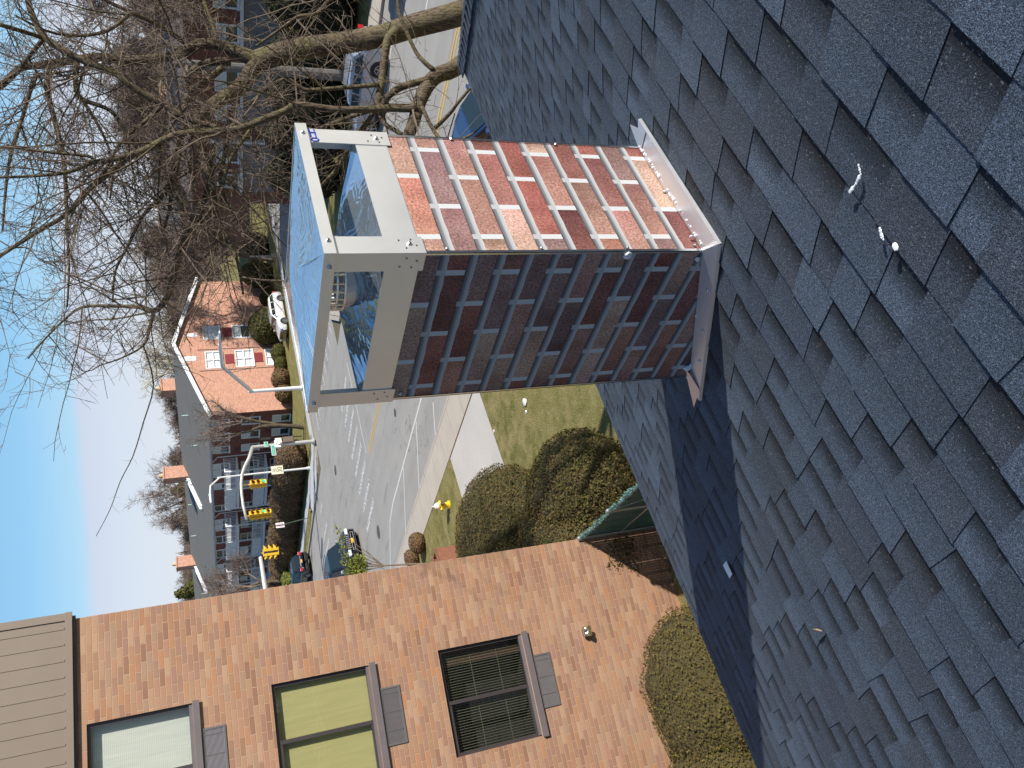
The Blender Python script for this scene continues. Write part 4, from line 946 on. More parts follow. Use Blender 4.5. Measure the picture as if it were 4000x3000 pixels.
def text(s, size, loc, mt, par, rot=(R(90), 0, 0), ext=.003, align='CENTER', name='lettering'):
    c = bpy.data.curves.new(name, 'FONT'); c.body = s; c.size = size; c.extrude = ext; c.align_x = align; c.align_y = 'CENTER'
    tmp = bpy.data.objects.new('tmp', c); me = bpy.data.meshes.new_from_object(tmp); bpy.data.objects.remove(tmp)
    o = bpy.data.objects.new(name, me); S.collection.objects.link(o); me.materials.clear(); me.materials.append(mt); o.location = loc; o.rotation_euler = rot; o.parent = par; return o
text('30', .52, (.06, -.13, zc_-.21), M['ink_k'], sg1, ext=.004)
text('CITY\nSPEED\nLIMIT', .14, (.06, -.13, zc_+.22), M['ink_k'], sg1)
b3 = G(1209, 2022, .12); n3 = thing('no_parking_sign', 'small white and red no-parking sign on a thin leaning green post by the hedge', 'sign', (b3.x, b3.y, .12), R(0))
top3 = PY(1108, 2050, b3.y)-Vector((b3.x, b3.y, .12)); 
mb = MB(); mb.tube([(0, 0, 0), (top3.x, 0, top3.z+.3)], .028, 6); mb.build('post', mat('post_green', (.10, .16, .10), .6), n3)
zq = top3.z; mb = MB(); mb.box(top3.x-.24, top3.x+.22, -.045, -.03, zq-.05, zq+.62); sp_ = mb.build('sign_plate', M['white'], n3)
mb = MB(); mb.box(top3.x-.2, top3.x+.18, -.049, -.046, zq+.32, zq+.36); mb.box(top3.x-.2, top3.x+.18, -.049, -.046, zq+.06, zq+.1)
for k in range(4): mb.box(top3.x-.17+k*.09, top3.x-.13+k*.09, -.049, -.046, zq+.15, zq+.27); 
mb.build('red_print', M['ink_r'], sp_); text('NO', .2, (top3.x-.01, -.047, zq+.47), M['ink_r'], sp_)
# slim dark pole right of the signal pole
b4 = G(1178, 1703, .1); b4v = Vector((b4.x, b4.y, .1)); mb = MB(); mb.tube([(0, 0, 0), (0, 0, 3.4)], .045, 6); mb.box(-.12, .12, -.09, -.05, 2.5, 3.3); tag(mb.build('sign_post', M['black'], loc=b4v), 'thin black post standing on the lawn behind the signal pole', 'post')
# ================================================================ red brick apartment house across the side street
A0 = G(1146, 1596); AZ = R(-.8)
ap = thing('red_brick_apartments', 'long three-storey red brick apartment house with white balconies and a grey gable roof', 'building', (A0.x, A0.y, 0), AZ)
# local: x = depth (right), y = along the balcony side; balcony side is x=0 facing -x, gable is y=0 facing -y
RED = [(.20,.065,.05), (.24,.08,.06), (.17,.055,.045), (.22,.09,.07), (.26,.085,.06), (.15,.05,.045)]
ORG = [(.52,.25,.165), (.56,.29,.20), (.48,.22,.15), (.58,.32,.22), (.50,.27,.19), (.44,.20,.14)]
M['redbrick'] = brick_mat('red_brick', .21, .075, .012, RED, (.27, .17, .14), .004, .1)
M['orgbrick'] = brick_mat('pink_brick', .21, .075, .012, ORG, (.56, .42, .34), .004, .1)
EH, RH, DP, LEN = 7.15, 9.6, 16.2, 62
def gridwall(mb, f, x0, x1, z0, z1, holes):
    xs = sorted({x0, x1, *[h[0] for h in holes], *[h[1] for h in holes]}); zs = sorted({z0, z1, *[h[2] for h in holes], *[h[3] for h in holes]})
    for i in range(len(xs)-1):
        for j in range(len(zs)-1):
            a, c = (xs[i]+xs[i+1])/2, (zs[j]+zs[j+1])/2
            if any(h[0] < a < h[1] and h[2] < c < h[3] for h in holes): continue
            q = [(xs[i], zs[j]), (xs[i+1], zs[j]), (xs[i+1], zs[j+1]), (xs[i], zs[j+1])]; mb.quad(*[f(*p) for p in q], uv=q)
    for h in holes:
        for a, b_ in (((h[0], h[2]), (h[1], h[2])), ((h[1], h[2]), (h[1], h[3])), ((h[1], h[3]), (h[0], h[3])), ((h[0], h[3]), (h[0], h[2]))):
            mb.quad(f(*a), f(*b_), f(*b_, .12), f(*a, .12), uv=[a, b_, b_, a])
rows = [(.30, 1.80), (2.95, 4.45), (5.55, 7.0)]
cols = [(.75, 1.85), (2.85, 4.0), (4.95, 6.05), (7.8, 10.2), (11.3, 12.4), (15.5, 16.7), (18.4, 20.8), (22.0, 23.6), (25.2, 27.0), (28.6, 31.0), (32.6, 33.8), (37.5, 38.7), (40, 42.4), (44, 45.2), (48, 49.5), (52, 54)]
fholes = [(c[0], c[1], r[0], r[1]) for r in rows for c in cols]
fA = lambda u, z, d=0: (d, u, z)
mb = MB(); gridwall(mb, fA, 0, LEN, 0, EH, fholes)
mb.quad((DP, 0, 0), (DP, LEN, 0), (DP, LEN, EH), (DP, 0, EH), uv=[(0, 0), (LEN, 0), (LEN, EH), (0, EH)])
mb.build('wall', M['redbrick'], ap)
gholes = []
for z0, z1 in ((.5, 1.75), (2.9, 4.4), (5.6, 7.0)): gholes += [(5.2, 7.2, z0, z1), (8.7, 10.3, z0, z1)]
gholes.append((6.3, 6.9, 7.6, 8.8)); gholes.append((8.9, 9.4, 7.6, 8.6))
fG = lambda u, z, d=0: (u, d, z)
mb = MB(); gridwall(mb, fG, 0, DP, 0, EH, [h for h in gholes if h[3] < EH]); 
tri = [(0, EH), (DP, EH), (DP/2, RH)]; mb.face([mb.P(fG(*p)) for p in tri], uv=tri); mb.build('gable_wall', M['orgbrick'], ap); mb = MB(); mb.face([mb.P(fG(p[0], p[1], LEN)) for p in tri[::-1]], uv=tri[::-1])
mb.quad(fG(0, 0, LEN), fG(DP, 0, LEN), fG(DP, EH, LEN), fG(0, EH, LEN))
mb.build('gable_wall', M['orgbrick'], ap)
for x_ in (4.95, 7.45): 
    mb = MB(); mb.box(x_-.03, x_+.03, -.03, -.002, 0, 7.6); mb.build('brick_joint_strip', M['iron'], ap)
for x0_, x1_, z0_, z1_ in ((6.2, 6.75, 7.75, 8.75), (9.1, 9.5, 7.5, 8.4)): mb = MB(); mb.box(x0_, x1_, -.03, -.003, z0_, z1_); mb.build('louvre_panel', M['white'], ap)
for i, (x_, z_) in enumerate(((6.2, 4.55), (6.2, 2.0), (9.5, 4.5))): mb = MB(); mb.box(x_-.55, x_+.55, -.06, -.003, z_, z_+.75); mb.build('sleeve_panel', mat('dark_red_panel', (.22, .03, .035), .5), ap)
M['curtain_w'] = mat('white_blind', (.70, .72, .70), .8, var=.1, sc=3); M['fglass'] = mat('far_glass', (.03, .045, .05), .08, spec=1, var=.6, sc=1.2); M['wframe'] = mat('window_frame_white', (.80, .83, .86), .5, var=.05)
def win2(f, u0, u1, z0, z1, style, par, mid=True):
    """double hung window: pale blind in the upper sash, darker glass below"""
    mb = MB(); w = .08; o = -.03
    def bx(a, b_, c, d, p, q, mb_):
        P_ = [f(a, c, p), f(b_, c, p), f(b_, c, q), f(a, c, q), f(a, d, p), f(b_, d, p), f(b_, d, q), f(a, d, q)]; mb_.hexa(P_)
    bx(u0-.02, u0+w, z0, z1, o, .1, mb); bx(u1-w, u1+.02, z0, z1, o, .1, mb); bx(u0-.06, u1+.06, z0-.14, z0, -.09, .1, mb); bx(u0+w, u1-w, z1-w, z1, o, .1, mb)
    zm = z0+(z1-z0)*.5; bx(u0+w, u1-w, zm-.04, zm+.04, o+.02, .1, mb)
    n = 1 if u1-u0 < 1.9 else 2
    for k in range(1, n): uu = u0+(u1-u0)*k/n; bx(uu-.05, uu+.05, z0, zm-.04, o, .1, mb); bx(uu-.05, uu+.05, zm+.04, z1-w, o, .1, mb)
    wf = mb.build('window', M['wframe'], par)
    a = MB(); a.quad(f(u0, z0, .09), f(u1, z0, .09), f(u1, zm, .09), f(u0, zm, .09)); a.build('pane', M['fglass'] if style != 2 else M['curtain_w'], wf)
    a = MB(); a.quad(f(u0, zm, .085), f(u1, zm, .085), f(u1, z1, .085), f(u0, z1, .085)); a.build('blind', M['curtain_w'] if style else M['fglass'], wf)
rg = random.Random(9)
for h in fholes:
    if h[0] < 46: win2(fA, *h, 1 if rg.random() < .7 else 0, ap)
for h in gholes:
    if h[3] < EH: win2(fG, *h, 1 if rg.random() < .4 else 2, ap)
# balconies
M['rail'] = mat('white_balcony', (.84, .86, .89), .5, var=.05); M['panelw'] = mat('balcony_panel', (.80, .84, .89), .45, var=.06)
def balcony(u0, u1, z, split):
    BD = 1.5; t = MB(); t.box(-BD, -.004, u0, u1, z-.16, z); t.box(-BD-.03, -BD, u0-.03, u1+.03, z-.22, z+.02)
    b_ = t.build('balcony', M['rail'], ap)
    r_ = MB(); r_.box(-BD-.03, -BD+.04, u0, u1, z+1.02, z+1.1); r_.box(-BD, 0, u0, u0+.06, z+1.02, z+1.1); r_.box(-BD, 0, u1-.06, u1, z+1.02, z+1.1)
    for u in [u0+(u1-u0)*k/6 for k in range(7)]: r_.box(-BD-.02, -BD+.05, u-.035, u+.035, z, z+1.06)
    r_.box(-BD-.01, -BD+.03, u0, u1, z+.09, z+.14)
    r_.build('handrail', M['rail'], b_)
    s_ = MB(); us = u0+.1
    while us < u0+(u1-u0)*split: s_.box(-BD, -BD+.025, us, us+.05, z+.14, z+1.02); us += .17
    yy = 0.1
    while yy < BD: s_.box(-yy-.03, -yy, u0+.01, u0+.04, z+.1, z+1.02); yy += .17
    s_.build('baluster', M['rail'], b_)
    p_ = MB(); p_.box(-BD+.04, -BD+.06, u0+(u1-u0)*split, u1, z+.1, z+1.0); p_.build('privacy_panel', M['panelw'], b_)
for u0, u1 in ((6.95, 13.9), (17.3, 24.7), (27.7, 35.4), (39.5, 46.5)):
    for z in (4.95, 2.35): balcony(u0, u1, z, .45)
    for u in (u0+.05, (u0+u1)/2-.2, u1-.05):
        mb = MB(); mb.box(-1.58, -1.46, u-.06, u+.06, .3, 6.05); mb.build('balcony_post', M['rail'], ap)
    mb = MB(); mb.box(-2.3, -2.2, u0-.3, u1+.9, 0, 1.15); mb.hexa([(-2.3, u0-.3, 1.15), (-.6, u0-.3, 1.5), (-.6, u1+.9, 1.5), (-2.3, u1+.9, 1.15), (-2.3, u0-.3, 1.2), (-.6, u0-.3, 1.55), (-.6, u1+.9, 1.55), (-2.3, u1+.9, 1.2)]); mb.build('patio_screen', M['panelw'], ap)
for u in (14.0, 35.6): mb = MB(); mb.box(-.04, -.003, u, u+1.2, .2, 6.6); mb.build('entry_bay', mat('maroon_bay', (.10, .012, .018), .5), ap)
for u in (1.6, 4.2): 
    for z_ in (1.9, 4.5): mb = MB(); mb.box(-.05, -.003, u+1.3, u+1.8, z_, z_+.5); mb.build('sleeve_panel', M.setdefault('plum', mat('plum_panel', (.12, .03, .05), .6)), ap)
for u, ue in ((6.6, 7.2), (17.0, 17.5), (25.0, 24.6), (27.2, 27.7)):
    mb = MB(); mb.tube([(-.28, ue+.1, EH-.05), (-.07, u, EH-.6), (-.07, u, .1)], .05, 6); mb.build('downpipe', M['rail'], ap)
# roof with overhang, rakes, gutter
m, nt, b = new_mat('grey_asphalt_roof'); v = coord(nt); c = mixc(nt, noisef(nt, coord(nt, 'Object', (.6, 2.4, 1)), 1.2, 4), (.12, .117, .108), (.165, .16, .148)); c = mixc(nt, .4, c, ramp(nt, noisef(nt, v, 12, 3), [(.3, .75), (.7, 1.2)]), 'MULTIPLY'); L(nt, c, b.inputs['Base Color']); b.inputs['Roughness'].default_value = .9; M['aroof'] = m
OV = .32; sl_ = (RH-EH)/(DP/2)
def rz(x): return RH - abs(x-DP/2)*sl_ + .14
mb = MB(); t_ = .1
for xa, xb in ((-OV, DP/2), (DP/2, DP+OV)):
    mb.hexa([(xa, -OV, rz(xa)-t_), (xb, -OV, rz(xb)-t_), (xb, LEN+OV, rz(xb)-t_), (xa, LEN+OV, rz(xa)-t_), (xa, -OV, rz(xa)), (xb, -OV, rz(xb)), (xb, LEN+OV, rz(xb)), (xa, LEN+OV, rz(xa))])
rf = mb.build('roof', M['aroof'], ap)
mb = MB()
for xa, xb in ((-OV, DP/2), (DP/2, DP+OV)): mb.hexa([(xa, -OV-.04, rz(xa)-.32), (xb, -OV-.04, rz(xb)-.32), (xb, -OV-.002, rz(xb)-.32), (xa, -OV-.002, rz(xa)-.32), (xa, -OV-.04, rz(xa)+.02), (xb, -OV-.04, rz(xb)+.02), (xb, -OV-.002, rz(xb)+.02), (xa, -OV-.002, rz(xa)+.02)])
mb.build('rake_board', M['white'], ap)
mb = MB(); mb.box(-OV-.14, -OV-.003, -OV, LEN+OV, rz(-OV)-.2, rz(-OV)-.05); mb.box(-OV+.02, -.0, -OV+.05, LEN, EH-.12, EH-.06); mb.build('gutter', mat('gutter_bluegrey', (.30, .34, .40), .5, .1), ap)
mb = MB(); mb.box(-OV-.12, -OV-.02, -OV, LEN+OV, rz(-OV)-.048, rz(-OV)-.03); mb.build('gutter_lip', M['white'], ap)
# ridge chimneys, fire-wall copings, vent pipes: placed where sight lines meet the ridge plane
def aloc(P): q = P-Vector((A0.x, A0.y, 0)); q.rotate(Matrix.Rotation(-AZ, 3, 'Z')); return q
def on_ridge(X, Y): return aloc(PX(X, Y, A0.x+DP/2)).y
pm = lambda mb, u, x, w, d, z0, z1: mb.box(x-d/2, x+d/2, u-w/2, u+w/2, z0, z1)
for (X_, Y_, top, cop, lb) in ((700, 1830, 11.6, True, 'middle'), (735, 2185, 11.4, True, 'left'), (650, 1576, 11.0, False, 'right')):
    u = on_ridge(X_, Y_); x_ = DP/2-1.0 if cop else DP/2+1.8
    mb = MB(); pm(mb, u, x_, 1.1, 1.5, rz(x_)-.6, top); pm(mb, u, x_, 1.25, 1.65, top, top+.15); c_ = mb.build('chimney', M['orgbrick'], rf)
    mb = MB(); mb.tube([(x_, u, top+.15), (x_, u, top+.6)], [.26, .18], 10); mb.build('chimney_pot', mat('clay_pot', (.55, .42, .25), .7), c_)
    if cop:
        xa, xb = 2.6, x_-.6
        mb = MB(); 
        for uu in (u-.35, u+.25): mb.hexa([(xa, uu, rz(xa)-.05), (xb, uu, rz(xb)-.05), (xb, uu+.1, rz(xb)-.05), (xa, uu+.1, rz(xa)-.05), (xa, uu, rz(xa)+.28), (xb, uu, rz(xb)+.28), (xb, uu+.1, rz(xb)+.28), (xa, uu+.1, rz(xa)+.28)])
        cp_ = mb.build('parapet', M['rail'], rf)
M['ventg'] = mat('copper_green', (.42, .56, .48), .6)
for x_, u in ((2.9, 8.7), (5.0, 6.6), (5.6, 19.2), (5.5, 24.1), (5.4, 31.2), (3.6, 43.5)):
    mb = MB(); mb.tube([(x_, u, rz(x_)-.1), (x_, u, rz(x_)+.55)], .07, 8); mb.build('vent_pipe', M['ventg'], rf)
# ---------------------------------------------------------------- hedges and shrubs round it
def row_lobes(n, sx, sy, sz, step, rg, ax=1):
    return [((0 if ax else k*step)+rg.uniform(-.1, .1), (k*step if ax else 0)+rg.uniform(-.15, .15), sz*.72+rg.uniform(-.05, .1), sx*rg.uniform(.9, 1.1), sy*rg.uniform(.9, 1.15), sz*rg.uniform(.9, 1.1)) for k in range(n)]
rg = random.Random(3)
foliage('winter_hedge', 'thick brown winter hedge along the far sidewalk in front of the balconies', 'hedge', (37.6, 56.2, .1), row_lobes(12, 1.35, 1.5, 1.5, 1.75, rg), M['brownhedge'], 26000, .10, seed=21)
foliage('winter_hedge', 'brown hedge beyond the parked dark car, behind the bare street tree', 'hedge', (37.8, 79.2, .1), row_lobes(8, 1.3, 1.5, 1.4, 1.9, rg), M['brownhedge'], 9000, .12, seed=22)
for i, (x_, y_, r_, h_) in enumerate(((1.0, -1.0, .8, .9), (2.6, -1.1, 1.0, 1.0), (4.3, -1.0, .8, .7), (5.6, -1.1, .9, .8), (8.8, -1.4, 1.7, 1.9), (12.5, -1.4, .9, 1.0), (15.5, -1.6, 1.3, 2.0), (19.5, -1.5, 1.5, 1.6))):
    q = Vector((x_, y_, 0)); q.rotate(Matrix.Rotation(AZ, 3, 'Z'))
    foliage('foundation_shrub', ['brown rounded shrub at the corner of the gable wall', 'wide brown shrub second from the gable corner', 'small olive shrub between two wider ones at the gable foot', 'olive shrub left of the gable doorway', 'big round green-brown bush in front of the gable', 'small bush right of the big round bush', 'dark tall bush at the right end of the gable', 'dark bush past the right corner of the gable'][i], 'shrub', (A0.x+q.x, A0.y+q.y, .1), [(0, 0, h_*.7, r_, r_, h_*.85)], M['brownhedge'] if i < 2 else M['olive'], int(2600*r_), .11, seed=30+i, group='shrubs along the gable wall')
# ================================================================ bare trees
def barkmat(name, a, dark):
    m, nt, b = new_mat(name); v = coord(nt, 'Object', (1, 1, .28))
    n1 = noisef(nt, v, 26, 4, .7); c = mixc(nt, ramp(nt, n1, [(.38, 0), (.6, 1)]), dark, a); c = mixc(nt, mth(nt, 'MULTIPLY', ramp(nt, noisef(nt, coord(nt), 2.2, 3), [(.45, 0), (.7, 1)]), .5), c, (.17, .16, .07))
    L(nt, c, b.inputs['Base Color']); b.inputs['Roughness'].default_value = .95; b.inputs['Specular IOR Level'].default_value = .15; bump(nt, b, n1, .03); return m
M['bark_hero'] = barkmat('elm_bark', (.165, .128, .09), (.05, .037, .026))
M['twig'] = mat('twig_bark', (.155, .115, .085), .9, var=.45, sc=2.5)
M['twig_far'] = mat('far_twig', (.20, .15, .125), .95, var=.3, sc=.5)
M['bark_far'] = mat('far_bark', (.16, .13, .105), .95, var=.35, sc=2)
M['bark_pale'] = mat('sycamore_bark', (.46, .42, .33), .9, var=.4, sc=1.5)
def rv(rg): return Vector((rg.gauss(0, 1), rg.gauss(0, 1), rg.gauss(0, 1))).normalized()
def strand(mb, p, d, ln, r0, r1, rg, seg=5, wob=.22, n=4, up_=.0):
    pts = [p.copy()]; d = d.normalized(); q = p.copy()
    for i in range(seg):
        d = (d + rv(rg)*wob + Vector((0, 0, up_))).normalized(); q = q + d*(ln/seg); pts.append(q.copy())
    mb.tube(pts, [r0+(r1-r0)*i/seg for i in range(seg+1)], n, cap=False); return pts, d
def sprout(mb, pts, r, ln, rg, lvl, dens, minr, wob=.25, up_=.02, n=3, K2=2.1):
    """side shoots along a polyline, thinner each level"""
    tot = sum((b-a).length for a, b in zip(pts, pts[1:])); k = max(1, int(tot*dens))
    for _ in range(k):
        i = rg.randrange(len(pts)-1); t = rg.random(); p = pts[i].lerp(pts[i+1], t); ax = (pts[i+1]-pts[i]).normalized()
        d = rv(rg); d = (d-ax*d.dot(ax)*.6+ax*rg.uniform(.1, .8)).normalized()
        l = ln*rg.uniform(.35, 1.25); rr = max(minr, min(r*.55, l*.011))
        q, dd = strand(mb, p, d, l, rr, max(minr*.7, rr*.35), rg, 5 if lvl > 1 else 4, wob, n if lvl < 2 else 4, up_)
        if lvl > 1: sprout(mb, q, rr, ln*.45, rg, lvl-1, dens*K2, minr, wob, up_, n, K2)
# ---- the big tree by the roof: its limbs follow the photo's, in depth between 11 and 15 m
D3 = lambda q: DH(*q[:3])
def limb(q):
    P = [D3(p) for p in q]; r = [p[3]*(v-CAM).length/3141.4*1.0 for p, v in zip(q, P)]; return P, r
def smooth(P, r, k=3):
    out, rr = [], []
    for i in range(len(P)-1):
        p0, p1, p2, p3 = P[max(i-1, 0)], P[i], P[i+1], P[min(i+2, len(P)-1)]
        for j in range(k):
            t = j/k; out.append(.5*((2*p1)+(-p0+p2)*t+(2*p0-5*p1+4*p2-p3)*t*t+(-p0+3*p1-3*p2+p3)*t*t*t)); rr.append(r[i]+(r[i+1]-r[i])*t)
    out.append(P[-1]); rr.append(r[-1]); return out, rr
def dpt(pts, d0, d1=None):
    d1 = d0 if d1 is None else d1; n = len(pts); return [(p[0], p[1], d0+(d1-d0)*i/(n-1), p[2]) for i, p in enumerate(pts)]
T1 = dpt([(2100,-30,50),(1900,15,45),(1771,60,42),(1620,100,40),(1500,138,38),(1400,158,37),(1290,176,37),(1180,190,38),(1080,214,38),(1000,240,36)], 13.3, 14.4)
T2 = dpt([(2010,10,44),(1880,180,34),(1774,268,30),(1716,290,28),(1680,320,27),(1654,362,26),(1633,416,24),(1618,470,23),(1597,528,22),(1560,620,17),(1500,720,12)], 13.3, 12.0)
LIMBS = [
 dpt([(1010,238,30),(930,205,24),(850,174,20),(770,175,18),(690,212,17),(600,230,16),(510,236,15),(420,226,14),(362,223,13),(240,242,13),(150,255,12),(78,267,11),(0,338,11),(-120,400,9)], 14.4, 15.2),
 dpt([(850,176,13),(838,140,11),(830,100,9),(808,40,7),(790,-30,6)], 14.6, 15.2),
 dpt([(1010,242,32),(940,340,27),(868,385,24),(785,450,20),(772,530,17),(790,600,15),(805,660,13),(830,740,11),(843,850,10),(870,900,9),(900,960,8),(930,1030,6),(950,1150,4)], 14.4, 12.8),
 dpt([(785,455,14),(740,480,12),(715,510,12),(700,570,11),(690,650,10),(668,730,8),(665,800,6),(640,900,4)], 13.9, 14.2),
 dpt([(900,240,15),(840,240,14),(790,252,13),(745,285,12),(735,320,10)], 14.4, 14.6),
 dpt([(870,262,12),(800,320,11),(745,352,10),(728,400,9),(708,440,9),(660,470,6)], 14.4, 13.8),
 dpt([(1625,425,14),(1524,423,13),(1408,427,13),(1300,427,13),(1165,410,13),(1110,434,12),(1020,470,12),(940,500,12),(844,512,12),(723,518,11),(645,542,11),(579,578,11),(512,603,10),(430,625,9),(362,633,8),(337,645,7),(253,675,6),(120,688,5),(0,693,4)], 12.4, 13),
 dpt([(512,603,10),(422,681,9),(337,747,9),(259,838,8),(150,904,7),(0,1000,6),(-100,1080,4)], 13, 15.5),
 dpt([(362,630,6),(344,609,5.5),(211,597,5),(100,582,4.5),(0,573,4)], 13, 13),
 dpt([(865,501,8),(752,470,11),(640,410,12),(512,337,12),(446,283,12),(337,241,12),(241,193,12),(169,139,11),(127,60,10),(108,0,9),(90,-60,8)], 13, 14),
 dpt([(175,145,8),(110,225,7),(78,270,6)], 13.7, 14.5), dpt([(0,96,7),(80,120,7),(160,145,7)], 13.2, 13.7),
 dpt([(830,600,13),(820,720,12),(770,860,12),(725,930,12),(690,1030,12),(668,1120,12),(640,1180,11),(600,1215,10),(540,1200,7),(430,1195,6),(320,1200,5),(250,1250,4),(170,1330,3),(110,1400,2.5)], 13.4, 16.8),
 dpt([(600,1215,8),(585,1280,6),(560,1350,4),(470,1400,3),(380,1430,2)], 16.2, 16.8),
 dpt([(560,1350,3),(600,1500,2.6),(560,1650,2.2),(520,1780,1.9),(470,1880,1.6),(430,1990,1.3),(375,2095,1)], 16.5, 17.5),
 dpt([(145,283,8),(115,362,7),(90,452,6),(60,542,6),(36,633,5),(18,784,4),(10,900,3)], 14.8, 13.6),
 dpt([(193,262,10),(187,362,9),(217,482,8),(241,579,8),(253,663,7),(259,784,6),(262,900,5),(270,1050,4),(262,1200,3)], 14.6, 13.5),
 dpt([(301,243,9),(295,337,8),(319,386,8),(398,416,7),(446,446,6),(512,542,5),(530,570,4),(540,680,3)], 14.6, 14),
 dpt([(319,386,7),(362,452,6),(410,542,5),(440,640,4),(430,780,3)], 14.4, 14),
 dpt([(1553,117,16),(1517,148,15),(1503,217,14),(1492,307,13),(1481,362,12),(1474,409,11),(1500,480,8),(1545,510,9),(1590,540,8)], 13.6, 12.5),
 dpt([(1690,305,13),(1607,327,13),(1553,347,13),(1510,383,12),(1490,416,11),(1420,440,8),(1330,470,7),(1250,500,5)], 12.7, 13),
 dpt([(1550,-30,6),(1560,54,7),(1589,127,8),(1625,203,8),(1655,240,9),(1692,272,10)], 13.4, 12.8),
 dpt([(1480,330,9),(1400,338,8),(1300,345,8),(1190,350,7),(1130,310,6),(1060,330,5),(960,420,4)], 13, 13.4),
 dpt([(1300,-20,9),(1238,55,9),(1165,66,7),(1100,110,5),(1000,180,4)], 13.6, 13.2),
 dpt([(1474,409,9),(1440,470,9),(1380,540,9),(1330,640,8),(1280,700,7),(1200,780,5)], 12.8, 13.5),
 dpt([(1700,500,8),(1760,440,7),(1790,400,6),(1850,330,5)], 12.4, 11.8), dpt([(1640,400,8),(1700,520,7),(1760,560,6),(1850,520,4)], 12.4, 11.5),
 dpt([(930,350,9),(900,480,8),(880,600,8),(860,700,7),(900,820,5),(960,900,4)], 14.2, 13.6),
 dpt([(1000,480,8),(900,620,7),(860,760,6),(760,900,5),(700,980,4)], 13, 12.6),
 dpt([(690,650,9),(640,760,8),(560,840,6),(500,960,5),(450,1060,4),(440,1180,3)], 13.9, 13.4),
 dpt([(640,410,8),(560,480,7),(470,560,6),(400,680,5),(300,800,4),(260,900,3)], 13.2, 13),
 dpt([(740,180,9),(640,110,8),(540,60,7),(430,10,6),(350,-40,5)], 14.7, 14.4), dpt([(500,60,7),(420,120,6),(300,140,5),(180,120,4),(60,60,3)], 14.4, 14),
]
hb_ = Vector((12.2, 5.1, .09)); big = thing('bare_tree', 'large gnarled leafless tree rising beyond the right end of our roof, twigs across the sky', 'tree', hb_, 0, 'leafless trees')
mbT = MB(); P, r_ = limb(T1); P = [hb_, hb_.lerp(P[0], .5)+Vector((.05, 0, 0))]+P; r_ = [.42, .30]+r_; P, r_ = smooth(P, r_)
P = [p-hb_ for p in P]; mbT.tube(P, r_, 18)
Pq, rq = limb(T2); Pq, rq = smooth([hb_.lerp(D3(T1[0]), .75)]+Pq, [.26]+rq); mbT.tube([p-hb_ for p in Pq], rq, 14)
trunk = mbT.build('trunk', M['bark_hero'], big, smooth=True)
rg = random.Random(77); mbL = MB(); mbW = MB()
for li, q in enumerate(LIMBS):
    P, r_ = limb(q); P, r_ = smooth(P, r_); P = [p-hb_ for p in P]; mbL.tube(P, r_, 9 if r_[0] > .04 else 6)
    low = li in (19, 20, 21, 25, 26)
    dens = 1.6 if low else 3.6
    if not low and li != 14:
        tot = sum((b_-a_).length for a_, b_ in zip(P, P[1:]))
        for _ in range(int(tot*1.9)):
            i = rg.randrange(len(P)-1); rr_ = min(r_[i]*.5, rg.uniform(.008, .02)); d = rv(rg); ax = (P[i+1]-P[i]).normalized(); d = (d-ax*d.dot(ax)*.6+ax*rg.uniform(.2, .9)).normalized()
            q_, _d = strand(mbL, P[i], d, rg.uniform(1.2, 2.8), rr_, rr_*.35, rg, 8, .13, 5, .0); sprout(mbW, q_, rr_, .75, rg, 2, 2.6, .0034, .16, .0, 3, 1.9)
    if li == 14: sprout(mbW, P, .006, .25, rg, 1, 2.0, .0022, .2); continue
    sprout(mbW, P[(3 if r_[0] > .1 else 0):], max(r_)*.6, 1.5 if not low else .9, rg, 3, dens, .0036, .15, .0, 3, 1.75)
for q in (T1, T2):
    P, r_ = limb(q); sprout(mbW, [p-hb_ for p in P[2:]], .03, .9, rg, 3, .7, .0030, .17, .01, 3, 1.7)
mbL.build('limbs', M['bark_hero'], big, smooth=True)
crown = kind(mbW.build('crown', M['twig'], big), 'stuff')
# ---- other bare trees: prototypes copied about
def bare_tree(name, label, loc, h, seed, bark, twig, tr=.22, spread=.5, lv=3, rz=0, group='leafless trees', minr=.012, dens=1.0, bare_stem=.30, lean=(0, 0)):
    rg = random.Random(seed); t = thing(name, label, 'tree', loc, rz, group); mt_ = MB(); mc = MB()
    def grow(p, d, ln, r, lvl):
        pts, dd = strand(mt_ if lvl >= lv-0 else mc, p, d, ln, r, r*.62, rg, 5, .13, 8 if lvl >= lv-1 else 4, .03)
        if lvl <= 0:
            sprout(mc, pts, r, h*.12, rg, 2, 4.5*dens*10/h, minr, .25, .02, 3); return
        for k in range(3 if lvl > 1 else 3):
            a_ = rg.uniform(.35, .85)*spread*1.6; ax = dd.orthogonal(); ax.rotate(Matrix.Rotation(rg.random()*6.28+k*2.1, 3, dd)); nd = (dd*math.cos(a_)+ax.normalized()*math.sin(a_)).normalized()
            i = len(pts)-1 if k == 0 else rg.choice((len(pts)-1, len(pts)-2, len(pts)-3))
            grow(pts[i], nd, ln*rg.uniform(.62, .85), r*.6, lvl-1)
        sprout(mc, pts[1:], r, h*.10, rg, 1, 1.6*dens, minr, .25, .02, 3)
    grow(Vector((0, 0, 0)), Vector((lean[0], lean[1], 1)), h*bare_stem, tr, lv+1)
    mt_.build('trunk', bark, t, smooth=True); kind(mc.build('crown', twig, t), 'stuff'); return t
tF = G(1186, 1669, .1)
bare_tree('bare_tree', 'leaning bare tree on the lawn in front of the brick gable corner', tF, 9.5, 5, M['bark_hero'], M['twig_far'], .20, .42, 2, lean=(.22, -.1), minr=.010, bare_stem=.36)
bare_tree('bare_tree', 'bare street tree rising behind the parked dark car on the far side', (37.0, 77.5, .1), 11, 8, M['bark_hero'], M['twig_far'], .22, .55, 3, minr=.010)
